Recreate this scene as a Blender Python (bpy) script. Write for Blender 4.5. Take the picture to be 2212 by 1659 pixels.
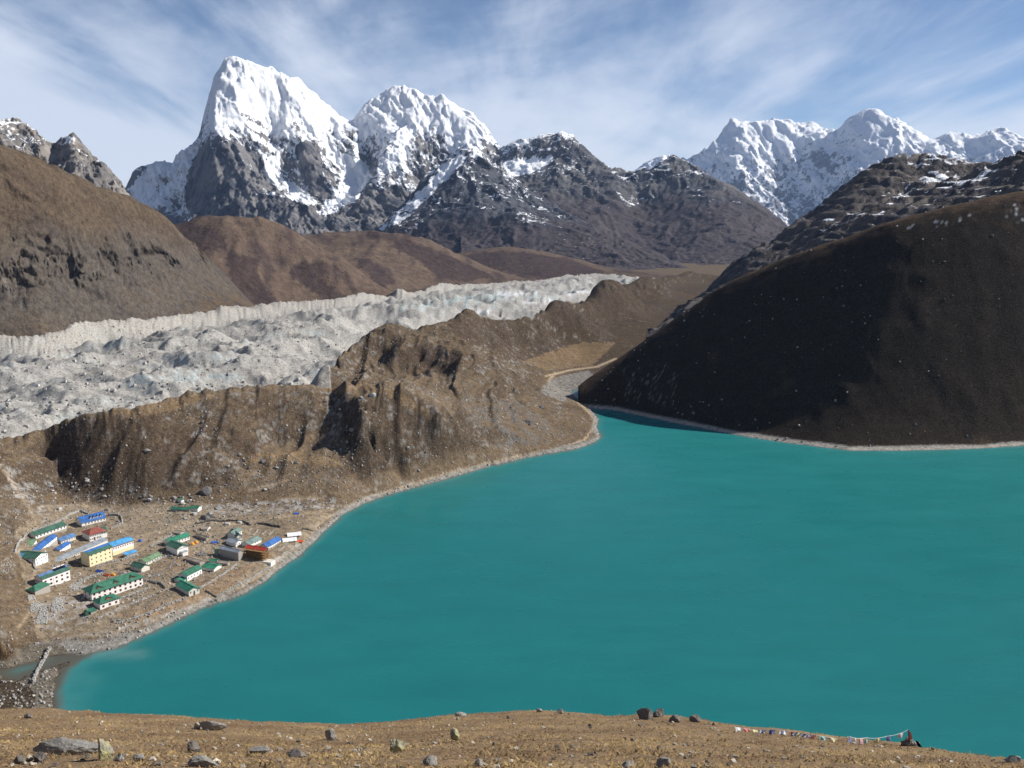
import bpy, bmesh, math, random
import numpy as np
from mathutils import Vector, Matrix
for _o in list(bpy.data.objects):
    bpy.data.objects.remove(_o, do_unlink=True)
SC = bpy.context.scene
COL = SC.collection
R = math.radians
# ---------------------------------------------------------------- camera
CAM_Z = 220.0            # eye height above the lake (lake surface is z = 0)
PITCH = R(10.87)
FPX = 963.0              # focal length in pixels of a 1024 wide picture
cam_d = bpy.data.cameras.new('camera')
cam_d.sensor_width = 36.0
cam_d.lens = 36.0 * FPX / 1024.0
cam_d.clip_start = 0.5
cam_d.clip_end = 120000.0
cam = bpy.data.objects.new('camera', cam_d)
cam.location = (0, 0, CAM_Z)
cam.rotation_euler = (math.pi / 2 - PITCH, 0, 0)
COL.objects.link(cam)
SC.camera = cam
# ---------------------------------------------------------------- light
SUN_AZ, SUN_EL = R(78.0), R(36.5)      # azimuth clockwise from the view direction
sdir = Vector((math.sin(SUN_AZ) * math.cos(SUN_EL), math.cos(SUN_AZ) * math.cos(SUN_EL), math.sin(SUN_EL)))
sun_d = bpy.data.lights.new('sun', 'SUN')
sun_d.energy = 5.0
sun_d.angle = R(0.53)
sun_d.color = (1.0, 0.955, 0.89)
sun = bpy.data.objects.new('sun', sun_d)
sun.rotation_euler = sdir.to_track_quat('Z', 'Y').to_euler()
sun.location = (0, 0, 400)
COL.objects.link(sun)
world = bpy.data.worlds.new('World')
SC.world = world
world.use_nodes = True
def build_world():
    nt = world.node_tree
    nt.nodes.clear()
    N, L = nt.nodes.new, nt.links.new
    out = N('ShaderNodeOutputWorld')
    sky = N('ShaderNodeTexSky')
    sky.sky_type = 'NISHITA'
    sky.sun_disc = False
    sky.sun_elevation = SUN_EL
    sky.sun_rotation = SUN_AZ
    sky.altitude = 4900
    sky.air_density = 1.0
    sky.dust_density = 0.3
    sky.ozone_density = 2.2
    bg = N('ShaderNodeBackground'); bg.inputs[1].default_value = 0.075
    L(sky.outputs[0], bg.inputs[0])
    # thin cirrus: noise on the dome, pulled out into long streaks
    tc = N('ShaderNodeTexCoord')
    sep = N('ShaderNodeSeparateXYZ'); L(tc.outputs['Generated'], sep.inputs[0])
    def m(op, a, b=None, clamp=False):
        n = N('ShaderNodeMath'); n.operation = op; n.use_clamp = clamp
        for i, s in enumerate((a, b)):
            if s is None: continue
            if isinstance(s, (int, float)): n.inputs[i].default_value = s
            else: L(s, n.inputs[i])
        return n.outputs[0]
    zz = m('ADD', m('MAXIMUM', sep.outputs[2], 0.0), 0.14)
    px = m('DIVIDE', sep.outputs[0], zz); py = m('DIVIDE', sep.outputs[1], zz)
    cmb = N('ShaderNodeCombineXYZ'); L(px, cmb.inputs[0]); L(py, cmb.inputs[1])
    def layer(rot, scale, nscale, det, dist, loc):
        mp = N('ShaderNodeMapping'); L(cmb.outputs[0], mp.inputs[0])
        mp.inputs['Rotation'].default_value = (0, 0, R(rot)); mp.inputs['Scale'].default_value = scale
        mp.inputs['Location'].default_value = loc
        nz = N('ShaderNodeTexNoise'); L(mp.outputs[0], nz.inputs[0])
        nz.inputs['Scale'].default_value = nscale; nz.inputs['Detail'].default_value = det
        nz.inputs['Roughness'].default_value = 0.58; nz.inputs['Distortion'].default_value = dist
        return nz.outputs[0]
    a = layer(CLOUD[0], (1.0, 0.42, 1.0), 0.62, 7.0, 0.55, (CLOUD[1], CLOUD[2], 0.0))
    b = layer(CLOUD[0] - 22, (1.0, 0.20, 1.0), 2.6, 7.0, 0.5, (4.7, 2.2, 1.0))
    s = m('ADD', m('MULTIPLY', a, 0.76), m('MULTIPLY', b, 0.32))
    hz = m('SUBTRACT', 1.0, m('DIVIDE', m('MAXIMUM', sep.outputs[2], 0.0), 0.21), clamp=True)
    s = m('ADD', s, m('MULTIPLY', m('POWER', hz, 1.3), 0.215))
    ramp = N('ShaderNodeValToRGB'); L(s, ramp.inputs[0])
    ramp.color_ramp.interpolation = 'EASE'
    ramp.color_ramp.elements[0].position = CLOUD[3]; ramp.color_ramp.elements[0].color = (0, 0, 0, 1)
    ramp.color_ramp.elements[1].position = CLOUD[4]; ramp.color_ramp.elements[1].color = (1, 1, 1, 1)
    fac = m('MULTIPLY', ramp.outputs[0], 0.90)
    cl = N('ShaderNodeBackground'); cl.inputs[0].default_value = (0.80, 0.86, 0.97, 1); cl.inputs[1].default_value = 0.78
    mix = N('ShaderNodeMixShader'); L(fac, mix.inputs[0]); L(bg.outputs[0], mix.inputs[1]); L(cl.outputs[0], mix.inputs[2])
    L(mix.outputs[0], out.inputs[0])
CLOUD = (38, 1.3, 0.4, 0.475, 0.73)
build_world()
vs = SC.view_settings
vs.view_transform = 'Standard'; vs.look = 'None'; vs.gamma = 1.0; vs.exposure = 0.40
vs.use_curve_mapping = False
SC.cycles.max_bounces = 6
SC.cycles.volume_bounces = 0
SC.cycles.use_denoising = True

# ---------------------------------------------------------------- picture -> place (used to lay features out on the ground)
FD, CX, CY = FPX * 2212 / 1024, 1106.0, 829.5      # layout numbers are in a 2212 x 1659 frame
CP, SP = math.cos(PITCH), math.sin(PITCH)
def ray(u, v):
    x = (u - CX) / FD; zc = -(v - CY) / FD
    return x, CP + zc * SP, -SP + zc * CP
def PD(u, v, d):                      # point at horizontal range d
    x, y, z = ray(u, v); h = math.hypot(x, y); t = d / h
    return (x * t, y * t, CAM_Z + z * t)
def PZ(u, v, z0):                     # point where the line of sight meets height z0
    x, y, z = ray(u, v); t = (z0 - CAM_Z) / z
    return (x * t, y * t, z0)
def project(x, y, z):
    z = z - CAM_Z
    dep = y * CP - z * SP; up = y * SP + z * CP
    dep = np.maximum(dep, 1e-3)
    return CX + FD * x / dep, CY - FD * up / dep

# ---------------------------------------------------------------- numpy noise
_rng = np.random.default_rng(7)
_PERM = _rng.permutation(512).astype(np.int64); _PERM = np.concatenate([_PERM, _PERM, _PERM])
_ang = np.linspace(0, 2 * np.pi, 512, endpoint=False); _GX, _GY = np.cos(_ang).astype(np.float32), np.sin(_ang).astype(np.float32)
def pn(x, y, seed=0):
    x = np.asarray(x, np.float64) + seed * 17.31; y = np.asarray(y, np.float64) + seed * 9.77
    xf = np.floor(x); yf = np.floor(y)
    fx = (x - xf).astype(np.float32); fy = (y - yf).astype(np.float32)
    xi = xf.astype(np.int64) & 511; yi = yf.astype(np.int64) & 511
    def g(ix, iy, dx, dy):
        h = _PERM[(_PERM[ix & 511] + iy) & 1023] & 511
        return _GX[h] * dx + _GY[h] * dy
    sx = fx * fx * fx * (fx * (fx * 6 - 15) + 10); sy = fy * fy * fy * (fy * (fy * 6 - 15) + 10)
    n00 = g(xi, yi, fx, fy); n10 = g(xi + 1, yi, fx - 1, fy); n01 = g(xi, yi + 1, fx, fy - 1); n11 = g(xi + 1, yi + 1, fx - 1, fy - 1)
    a = n00 + sx * (n10 - n00); b = n01 + sx * (n11 - n01)
    return (a + sy * (b - a)) * 1.45
def fbm(x, y, oct=5, gain=0.5, lac=2.03, seed=0):
    s = 0; a = 1.0; f = 1.0; t = 0
    for i in range(oct):
        s = s + a * pn(x * f, y * f, seed + i * 3); t += a; a *= gain; f *= lac
    return s / t
def ridged(x, y, oct=5, gain=0.55, lac=2.07, seed=0):
    s = 0; a = 1.0; f = 1.0; t = 0; w = 1.0
    for i in range(oct):
        n = 1.0 - np.abs(pn(x * f, y * f, seed + i * 5)); n = n * n
        s = s + a * n * w; t += a; w = np.clip(n * 1.3, 0, 1); a *= gain; f *= lac
    return s / t                     # 0..1, crests near 1
def sstep(a, b, x):
    t = np.clip((x - a) / (b - a), 0, 1); return t * t * (3 - 2 * t)
def lerp3(c0, c1, t):
    return c0 + (c1 - c0) * t[..., None]
def blur(a, k):
    for ax in (0, 1):
        c = np.cumsum(np.concatenate([np.repeat(np.take(a, [0], ax), k + 1, ax), a, np.repeat(np.take(a, [-1], ax), k, ax)], ax), ax)
        n = a.shape[ax]; a = (np.take(c, np.arange(2 * k + 1, n + 2 * k + 1), ax) - np.take(c, np.arange(0, n), ax)) / (2 * k + 1)
    return a
def inpoly(u, v, poly):
    c = np.zeros(u.shape, bool); n = len(poly); j = n - 1
    for i in range(n):
        xi, yi = poly[i]; xj, yj = poly[j]
        if yi != yj:
            k = ((yi > v) != (yj > v)) & (u < (xj - xi) * (v - yi) / (yj - yi) + xi)
            c ^= k
        j = i
    return c
def segdist(x, y, line):             # distance to a polyline
    d = np.full(x.shape, 1e9)
    for (x0, y0), (x1, y1) in zip(line[:-1], line[1:]):
        dx, dy = x1 - x0, y1 - y0; l2 = dx * dx + dy * dy + 1e-9
        t = np.clip(((x - x0) * dx + (y - y0) * dy) / l2, 0, 1)
        d = np.minimum(d, np.hypot(x - x0 - t * dx, y - y0 - t * dy))
    return d

# ---------------------------------------------------------------- height patches on range / bearing grids
def densify(pl, step):               # in (bearing, ln range) space
    out = [pl[0]]
    for a, b in zip(pl[:-1], pl[1:]):
        ta, la = math.atan2(a[0], a[1]), math.log(math.hypot(a[0], a[1]))
        tb, lb = math.atan2(b[0], b[1]), math.log(math.hypot(b[0], b[1]))
        n = max(1, int(math.hypot(tb - ta, lb - la) / step))
        for k in range(1, n + 1):
            f = k / n
            out.append(tuple(a[i] + (b[i] - a[i]) * f for i in range(3)))
    return out
class Patch:
    """terrain sheet over bearing x range, heights spread from surveyed lines with a cone kernel"""
    def __init__(s, th0, th1, r0, r1, nu, nv, lines, step=0.012, coarse=3, aniso=1.0, rows=None):
        pts = []
        for l in lines: pts += densify(l, step) if len(l) > 1 else list(l)
        p = np.array(pts, float)
        q = np.stack([np.arctan2(p[:, 0], p[:, 1]), np.log(np.hypot(p[:, 0], p[:, 1])) * aniso], 1)
        key = np.round(q / (step * 0.35)).astype(int); _, idx = np.unique(key, axis=0, return_index=True)
        q, z = q[idx], p[idx, 2]
        n = len(q)
        D = np.hypot(q[:, None, 0] - q[None, :, 0], q[:, None, 1] - q[None, :, 1])
        A = np.zeros((n + 1, n + 1)); A[:n, :n] = -D - np.eye(n) * 1e-5; A[:n, n] = 1; A[n, :n] = 1
        sol = np.linalg.solve(A, np.append(z, 0.0))
        s.th = np.linspace(th0, th1, nu); s.lr = np.linspace(math.log(r0), math.log(r1), nv)
        if rows:                     # rows packed where slopes face the viewer: [(range, rows up to it), ...]
            k = [r0] + [a for a, b in rows]; w = np.cumsum([0] + [b for a, b in rows]); s.lr = np.interp(np.linspace(0, w[-1], nv), w, np.log(k))
        cu, cv = max(8, nu // coarse), max(8, nv // coarse)
        ct, cl = np.linspace(th0, th1, cu), np.interp(np.linspace(0, nv - 1, cv), np.arange(nv), s.lr)
        H = np.empty((cv, cu))
        for j in range(cv):
            H[j] = -np.hypot(ct[:, None] - q[None, :, 0], cl[j] * aniso - q[None, :, 1]) @ sol[:n] + sol[n]
        # bilinear upsample
        fi = np.linspace(0, cu - 1.0001, nu); i0 = fi.astype(int); fi = fi - i0
        fj = np.linspace(0, cv - 1.0001, nv); j0 = fj.astype(int); fj = fj - j0
        T = H[:, i0] * (1 - fi) + H[:, i0 + 1] * fi
        s.z = T[j0] * (1 - fj)[:, None] + T[j0 + 1] * fj[:, None]
        r = np.exp(s.lr)
        s.x = np.sin(s.th)[None, :] * r[:, None]; s.y = np.cos(s.th)[None, :] * r[:, None]
        s.nu, s.nv = nu, nv
        s.r = np.broadcast_to(r[:, None], s.z.shape)
    def uv(s): return project(s.x, s.y, s.z)
    def slope(s):                    # steepness (tan) and downhill heading
        dzt = np.gradient(s.z, axis=1) / (np.gradient(s.th)[None, :] * s.r)
        dzr = np.gradient(s.z, axis=0) / (np.gradient(np.exp(s.lr))[:, None])
        return np.hypot(dzt, dzr), dzt, dzr
    def at(s, x, y):
        th = np.arctan2(x, y); lr = np.log(np.hypot(x, y))
        fi = np.clip((th - s.th[0]) / (s.th[1] - s.th[0]), 0, s.nu - 1.001); fj = np.clip(np.interp(lr, s.lr, np.arange(s.nv)), 0, s.nv - 1.001)
        i = np.floor(fi).astype(int); j = np.floor(fj).astype(int); fi = fi - i; fj = fj - j
        z = s.z
        return (z[j, i] * (1 - fi) + z[j, i + 1] * fi) * (1 - fj) + (z[j + 1, i] * (1 - fi) + z[j + 1, i + 1] * fi) * fj
    def hit(s, u, v):                # where a line of sight first meets the sheet
        x, y, z = ray(u, v); h = math.hypot(x, y)
        t = np.exp(np.linspace(s.lr[0], s.lr[-1], 4000)) / h
        g = CAM_Z + z * t - s.at(x * t, y * t)
        k = np.argmax(g < 0)
        if g[k] >= 0: k = len(t) - 1
        tt = t[k]
        if k > 0: tt = t[k - 1] + (t[k] - t[k - 1]) * g[k - 1] / (g[k - 1] - g[k])
        X, Y = x * tt, y * tt
        return float(X), float(Y), float(s.at(np.array(X), np.array(Y)))
    def build(s, name, mat, col=None, kind='structure', keep=None):
        verts = np.stack([s.x, s.y, s.z], -1).reshape(-1, 3).astype(np.float32)
        nu, nv = s.nu, s.nv
        i = np.arange(nu - 1)[None, :] + np.arange(nv - 1)[:, None] * nu
        f = np.stack([i, i + 1, i + nu + 1, i + nu], -1).reshape(-1, 4)
        if keep is not None:
            kf = keep[:-1, :-1] | keep[1:, :-1] | keep[:-1, 1:] | keep[1:, 1:]
            f = f[kf.reshape(-1)]
        return grid_mesh(name, verts, f, mat, col.reshape(-1, col.shape[-1]) if col is not None else None, kind)
def grid_mesh(name, verts, f, mat, col=None, kind=None, smooth=True):
    used = np.zeros(len(verts), bool); used[f.ravel()] = True
    if not used.all():
        remap = np.cumsum(used) - 1; f = remap[f]; verts = verts[used]
        if col is not None: col = col[used]
    me = bpy.data.meshes.new(name)
    n = f.shape[1]
    me.vertices.add(len(verts)); me.vertices.foreach_set('co', np.ascontiguousarray(verts, np.float32).ravel())
    me.loops.add(f.size); me.loops.foreach_set('vertex_index', np.ascontiguousarray(f, np.int32).ravel())
    me.polygons.add(len(f)); me.polygons.foreach_set('loop_start', np.arange(0, f.size, n, dtype=np.int32))
    me.polygons.foreach_set('loop_total', np.full(len(f), n, np.int32))
    me.polygons.foreach_set('use_smooth', np.full(len(f), smooth, bool))
    me.update(calc_edges=True)
    if col is not None:
        at = me.attributes.new('tint', 'FLOAT_COLOR', 'POINT')
        c4 = np.ones((len(verts), 4), np.float32); c4[:, :col.shape[1]] = np.clip(col, 0, 1)
        at.data.foreach_set('color', c4.ravel())
    me.materials.append(mat)
    o = bpy.data.objects.new(name, me); COL.objects.link(o)
    if kind: o['kind'] = kind
    return o

# ---------------------------------------------------------------- materials
def new_mat(name):
    m = bpy.data.materials.new(name); m.use_nodes = True
    nt = m.node_tree; b = nt.nodes['Principled BSDF']
    return m, nt, b
def noise_node(nt, scale, detail=4, rough=0.6, coord='Object', vec=None, stretch=None):
    if vec is None:
        tc = nt.nodes.new('ShaderNodeTexCoord'); vec = tc.outputs[coord]
    if stretch:
        mp = nt.nodes.new('ShaderNodeMapping'); mp.inputs['Scale'].default_value = stretch
        nt.links.new(vec, mp.inputs[0]); vec = mp.outputs[0]
    n = nt.nodes.new('ShaderNodeTexNoise'); nt.links.new(vec, n.inputs['Vector'])
    n.inputs['Scale'].default_value = scale; n.inputs['Detail'].default_value = detail; n.inputs['Roughness'].default_value = rough
    return n.outputs[0]
def ramp_node(nt, src, stops):
    r = nt.nodes.new('ShaderNodeValToRGB'); nt.links.new(src, r.inputs[0])
    while len(r.color_ramp.elements) < len(stops): r.color_ramp.elements.new(0.5)
    for e, (p, c) in zip(r.color_ramp.elements, stops):
        e.position = p; e.color = (c, c, c, 1) if isinstance(c, (int, float)) else tuple(c) + (1,)
    return r.outputs[0]
def mul_node(nt, a, b, fac=1.0, kind='MULTIPLY'):
    m = nt.nodes.new('ShaderNodeMix'); m.data_type = 'RGBA'; m.blend_type = kind
    if isinstance(fac, float): m.inputs[0].default_value = fac
    else: nt.links.new(fac, m.inputs[0])
    for i, s in ((6, a), (7, b)):
        if isinstance(s, tuple): m.inputs[i].default_value = s + (1,)
        else: nt.links.new(s, m.inputs[i])
    return m.outputs[2]
def terrain_mat(name, scale, contrast=(0.62, 1.35), bump=0.5, dist=1.0, spec=0.05, rough=0.95, speck=None):
    """vertex tint (the ground's own colour) varied by fine procedural grain and relief"""
    m, nt, b = new_mat(name)
    at = nt.nodes.new('ShaderNodeAttribute'); at.attribute_name = 'tint'
    n1 = noise_node(nt, scale, 6, 0.7)
    g = ramp_node(nt, n1, [(0.28, contrast[0]), (0.72, contrast[1])])
    c = mul_node(nt, at.outputs['Color'], g)
    if speck:                        # single stones, dark tufts and tiny shadows painted as specks, too small to model
        n3 = noise_node(nt, scale * speck[0], 3, .75)
        c = mul_node(nt, c, ramp_node(nt, n3, [(.33, speck[1]), (.42, 1.0)]))
        c = mul_node(nt, c, tuple(speck[3]), ramp_node(nt, n3, [(.60, 0.0), (.67, speck[2])]), 'MIX')
    nt.links.new(c, b.inputs['Base Color'])
    b.inputs['Roughness'].default_value = rough
    b.inputs['Specular IOR Level'].default_value = spec
    if bump:
        bn = nt.nodes.new('ShaderNodeBump'); bn.inputs['Strength'].default_value = bump; bn.inputs['Distance'].default_value = dist
        n2 = noise_node(nt, scale * 1.6, 5, 0.7)
        nt.links.new(n2, bn.inputs['Height']); nt.links.new(bn.outputs[0], b.inputs['Normal'])
    return m
# ================================================================ the land
Q = 1.0                               # grid density
def q(n): return max(24, int(n * Q))
GS = 0.03                             # the glacier falls away down the valley
def gz(d): return -5 - GS * (d - 1000)
def PG(u, v, dz=0.0):                 # a point on the mean glacier surface
    x, y, z = ray(u, v); k = -z / math.hypot(x, y)
    d = (225 - dz - 1000 * GS) / (k - GS)
    return PD(u, v, d)
def behind(pl, f, dz):                # hidden far side of a crest: a little further, lower
    return [(x * f, y * f, z + dz) for x, y, z in pl]
def hidden(pl, f, extra):            # same, kept under the line of sight
    return [(x * f, y * f, CAM_Z - (CAM_Z - z) * f - extra) for x, y, z in pl]
def between(a, b, fs, dz=0.0, n=24):  # straight slopes from line a up to line b (both given as world points, matched by bearing)
    ta = [math.atan2(p[0], p[1]) for p in a]; tb = [math.atan2(p[0], p[1]) for p in b]
    t = np.linspace(max(min(ta), min(tb)), min(max(ta), max(tb)), n); ka, kb = np.argsort(ta), np.argsort(tb); out = []
    A = [np.interp(t, np.array(ta)[ka], np.array([c(p) for p in a])[ka]) for c in (lambda p: math.hypot(p[0], p[1]), lambda p: p[2])]
    B = [np.interp(t, np.array(tb)[kb], np.array([c(p) for p in b])[kb]) for c in (lambda p: math.hypot(p[0], p[1]), lambda p: p[2])]
    for f in fs:
        r = A[0] + (B[0] - A[0]) * f; z = A[1] + (B[1] - A[1]) * f + dz * 4 * f * (1 - f)
        out.append([(math.sin(q_) * w, math.cos(q_) * w, h) for q_, w, h in zip(t, r, z)])
    return out
def front(pl, f, dz): return behind(pl, f, dz)
def crag(P, amp, L, seed, mask=1.0, rot=.5, el=1.7):
    # push faces in and out (towards the valley) so that cliffs get real buttresses, ledges and clefts
    a = P.x * math.cos(rot) + P.z * math.sin(rot); b = -P.x * math.sin(rot) + P.z * math.cos(rot)
    w1 = fbm(a / (L * 1.5), b / (L * 1.5), 3, seed=seed); w2 = fbm(a / (L * 1.5) + 9, b / (L * 1.5), 3, seed=seed + 1)
    n = ridged(a / L + .5 * w1 + P.r / (L * 6), b / (L * el) + .5 * w2, 6, .58, seed=seed + 2) - .45
    n2 = fbm(a / (L * .35), b / (L * .35), 4, .6, seed=seed + 8) * .35
    k = 1 - mask * amp * (n + n2) / P.r
    P.x = P.x * k; P.y = P.y * k
def mk(*a): return np.array(a, float)
# colours of the ground (linear albedo); the shrub tone also paints shade
GRASS, GRASS2, SHRUB_SHADE, DIRT = mk(.150, .108, .068), mk(.215, .148, .082), mk(.060, .042, .030), mk(.33, .26, .18)
SCREE, STONE, DROCK, SNOW = mk(.255, .238, .215), mk(.38, .36, .335), mk(.085, .085, .09), mk(.86, .88, .91)
GLAC, SAND = mk(.335, .322, .297), mk(.345, .323, .287)

# ---------------------------------------------------------------- near valley: shore, village terrace, moraines, glacier
SHORE_L = [(60, 1560), (118, 1540), (112, 1505), (120, 1465), (150, 1432), (195, 1413), (245, 1404), (300, 1378), (360, 1352), (440, 1312), (520, 1286), (575, 1255),
           (610, 1225), (650, 1198), (700, 1150), (740, 1112), (790, 1086), (850, 1066), (960, 1037), (1060, 1006), (1150, 986), (1250, 970), (1285, 955), (1303, 944),
           (1292, 925), (1297, 905), (1278, 882)]
SHORE_R = [(1278, 882), (1330, 887), (1400, 902), (1500, 922), (1600, 942), (1700, 957), (1830, 973), (1920, 974), (2000, 973), (2120, 969), (2212, 963), (2330, 953), (2600, 930)]
shoreL = [PZ(u, v, 0.0) for u, v in SHORE_L]
shoreR = [PZ(u, v, 0.0) for u, v in SHORE_R]
C1 = [PZ(*p) for p in [(-330, 1005, 46), (-170, 985, 48), (-80, 968, 49), (0, 948, 50), (60, 941, 50), (100, 926, 53), (130, 912, 57), (160, 904, 61), (230, 893, 65), (300, 880, 68), (400, 851, 71), (480, 839, 72), (560, 831, 72), (620, 829, 71), (690, 830, 68), (715, 838, 63)]]
FOOT1 = [PZ(*p) for p in [(60, 1062, 24), (115, 1062, 17), (200, 1076, 13), (320, 1082, 11.5), (430, 1083, 10.5), (520, 1078, 10)]]
C2 = [PZ(*p) for p in [(690, 822, 60), (705, 795, 66), (720, 775, 72), (745, 752, 75), (790, 722, 80), (835, 700, 84), (880, 712, 80), (930, 705, 80), (965, 696, 82), (1010, 668, 86)]]
FOOT2 = [PZ(*p) for p in [(790, 1064, 4.5), (860, 1046, 4), (900, 1036, 4), (1050, 998, 4), (1130, 980, 4)]]
S2 = [PZ(*p) for p in [(770, 850, 66), (865, 842, 67), (950, 850, 62), (1010, 862, 50), (1100, 905, 26), (1160, 950, 9)]]
C3 = [PZ(*p) for p in [(1010, 668, 86), (1035, 684, 78), (1075, 690, 70), (1110, 690, 64), (1150, 684, 60), (1178, 662, 60), (1200, 652, 60), (1240, 654, 54), (1262, 650, 46), (1290, 615, 50), (1310, 607, 50), (1345, 618, 42), (1385, 598, 40), (1415, 602, 30), (1480, 588, 20), (1550, 596, 5), (1620, 590, -10)]]
vl = [shoreL,
      [(x * .97 + 8, y * .985, -9) for x, y, z in shoreL[5:]],
      [PZ(200, 1480, -2), PZ(160, 1500, -3)], [PZ(260, 1440, -4), PZ(230, 1560, -5)], [PZ(300, 1600, -10), PZ(700, 1500, -14), PZ(1300, 1300, -14), PZ(1500, 1100, -12), PZ(1450, 980, -10)], [PZ(900, 1250, -14), PZ(1100, 1120, -12)],
      [PZ(40, 1445, -.55), PZ(85, 1432, -.5), PZ(150, 1422, -.5)], [PZ(0, 1450, -.45), PZ(-120, 1455, -.3)], [PZ(90, 1520, .7), PZ(105, 1450, .7)], [PZ(60, 1500, .4), PZ(20, 1520, .8)],
      [PZ(0, 1490, .8), PZ(-100, 1500, 2)], [PZ(-200, 1430, 4), PZ(-60, 1420, 1.5), PZ(40, 1408, 1.2), PZ(110, 1402, 1.6)],
      # terrace
      [PZ(90, 1375, 4), PZ(200, 1355, 4), PZ(330, 1330, 4), PZ(450, 1285, 4), PZ(520, 1262, 4), PZ(600, 1205, 4.2), PZ(650, 1165, 4.2), PZ(720, 1100, 3.5)],
      [PZ(60, 1330, 8), PZ(200, 1310, 6), PZ(400, 1265, 5.5), PZ(520, 1220, 5.5), PZ(620, 1160, 6)],
      [PZ(40, 1260, 13), PZ(180, 1240, 9), PZ(320, 1190, 8.5), PZ(480, 1160, 7.5), PZ(600, 1110, 7.5)],
      [PZ(40, 1160, 17), PZ(150, 1140, 13), PZ(260, 1110, 12), PZ(420, 1100, 10), PZ(560, 1095, 8.5), PZ(700, 1085, 6)],
      [PZ(0, 1380, 11), PZ(0, 1300, 18), PZ(0, 1200, 24), PZ(0, 1100, 31), PZ(0, 1020, 40)], [PZ(-120, 1400, 20), PZ(-140, 1250, 34), PZ(-160, 1100, 44)], [PZ(-330, 1350, 40), PZ(-330, 1150, 50)],
      # foot of the moraine
      [PZ(60, 1062, 24), PZ(115, 1062, 17), PZ(200, 1076, 13), PZ(320, 1082, 11.5), PZ(430, 1083, 10.5), PZ(520, 1078, 10), PZ(640, 1088, 8), PZ(740, 1080, 6.5), PZ(800, 1062, 4.5), PZ(900, 1036, 4), PZ(1050, 998, 4), PZ(1180, 968, 4), PZ(1262, 945, 3.5), PZ(1270, 905, 3.5), PZ(1250, 880, 4)],
      *between(FOOT1, C1[4:13], (.3, .55, .8), 1.5, 14), C1, behind(C1, 1.05, -26), behind(C1, 1.13, -68),
      # nose and gully at the left end
      [PZ(98, 950, 46), PZ(101, 985, 33.5), PZ(108, 1030, 21)], [PZ(120, 928, 53), PZ(126, 975, 40), PZ(136, 1030, 23)],
      # shelf in front
      [PZ(520, 1022, 20), PZ(560, 1000, 25), PZ(650, 988, 28), PZ(720, 1002, 24), PZ(772, 1035, 12)], [PZ(600, 960, 31), PZ(700, 960, 31)],
      # dark gully, spurs of the second hill
      [PZ(722, 850, 61), PZ(742, 905, 47), PZ(758, 965, 30), PZ(800, 1015, 11)],
      [PZ(770, 850, 66), PZ(786, 890, 57), PZ(795, 940, 41), PZ(830, 1000, 17), PZ(860, 1030, 6)],
      [PZ(700, 835, 66), PZ(790, 832, 69), PZ(865, 842, 67), PZ(950, 900, 46), PZ(1030, 950, 21), PZ(1095, 982, 5)], *between(FOOT2, S2, (.25, .5, .75), 0.5, 16)[0:3],
      C2, behind(C2, 1.05, -30), behind(C2, 1.14, -85),
      [PZ(735, 800, 62), PZ(780, 775, 62), PZ(830, 765, 66)], [PZ(780, 805, 58), PZ(850, 800, 57), PZ(900, 800, 54)], [PZ(870, 752, 74), PZ(930, 742, 74), PZ(985, 760, 68), PZ(1010, 800, 58)], [PZ(905, 790, 55), PZ(950, 805, 52)],
      [PZ(900, 725, 76), PZ(1000, 725, 70)], [PZ(1000, 865, 44), PZ(1060, 910, 30), PZ(1150, 950, 10)], [PZ(1050, 830, 47), PZ(1120, 880, 26), PZ(1200, 925, 7)], [PZ(1090, 780, 42), PZ(1160, 830, 24), PZ(1210, 875, 8)],
      C3, behind(C3, 1.05, -28), behind(C3, 1.13, -90),
      [PZ(1060, 722, 56), PZ(1130, 748, 34), PZ(1200, 770, 16)], [PZ(1130, 712, 46), PZ(1200, 725, 22), PZ(1260, 735, 13)], [PZ(1240, 690, 30), PZ(1330, 690, 15), PZ(1380, 690, 12)], [PZ(1320, 645, 26), PZ(1400, 652, 14)], [PZ(1430, 625, 12), PZ(1520, 612, -2)],
      [PZ(1230, 800, 6), PZ(1250, 770, 9), PZ(1300, 735, 12), PZ(1360, 700, 14), PZ(1420, 660, 14), PZ(1470, 635, 8), PZ(1540, 612, -5)],
      [PZ(1225, 855, 3), PZ(1190, 830, 5)], [PZ(1330, 830, 2), PZ(1450, 760, 4), PZ(1600, 680, 0), PZ(1700, 630, -10)],
      # the glacier
      [PG(-250, 900), PG(-100, 915), PG(0, 905), PG(100, 870), PG(250, 848), PG(420, 815), PG(600, 805), PG(680, 770)],
      [PG(-200, 830), PG(0, 830), PG(200, 800), PG(400, 775), PG(600, 745), PG(750, 700), PG(900, 672), PG(960, 655)], [PG(100, 775), PG(300, 745), PG(500, 715), PG(700, 675), PG(900, 645), PG(1100, 625), PG(1250, 606)], [PG(1150, 640), PG(1270, 600)],
      [PG(1350, 588), PG(1450, 581), PG(1560, 580)],
      ]
WB = [(-330, 800), (-150, 790), (0, 772), (80, 768), (150, 752), (230, 735), (300, 726), (400, 708), (480, 696), (560, 686), (640, 676), (740, 666), (800, 656), (840, 650), (900, 643), (960, 630), (1060, 618), (1160, 611), (1250, 597)]
WC = [(-330, 748), (-150, 742), (0, 727), (60, 723), (120, 712), (180, 697), (230, 690), (300, 690), (340, 683), (420, 672), (480, 661), (560, 656), (620, 650), (690, 646), (740, 641), (768, 628), (800, 634), (840, 642), (858, 621), (885, 632), (905, 629), (955, 608), (990, 614), (1060, 610), (1150, 607), (1250, 588)]
wb = [PG(u, v) for u, v in WB]
_wu = [u for u, v in WB]; _wd = [math.hypot(p[0], p[1]) for p in wb]
wc = [PD(u, v, np.interp(u, _wu, _wd) * 1.032) for u, v in WC]
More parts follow.
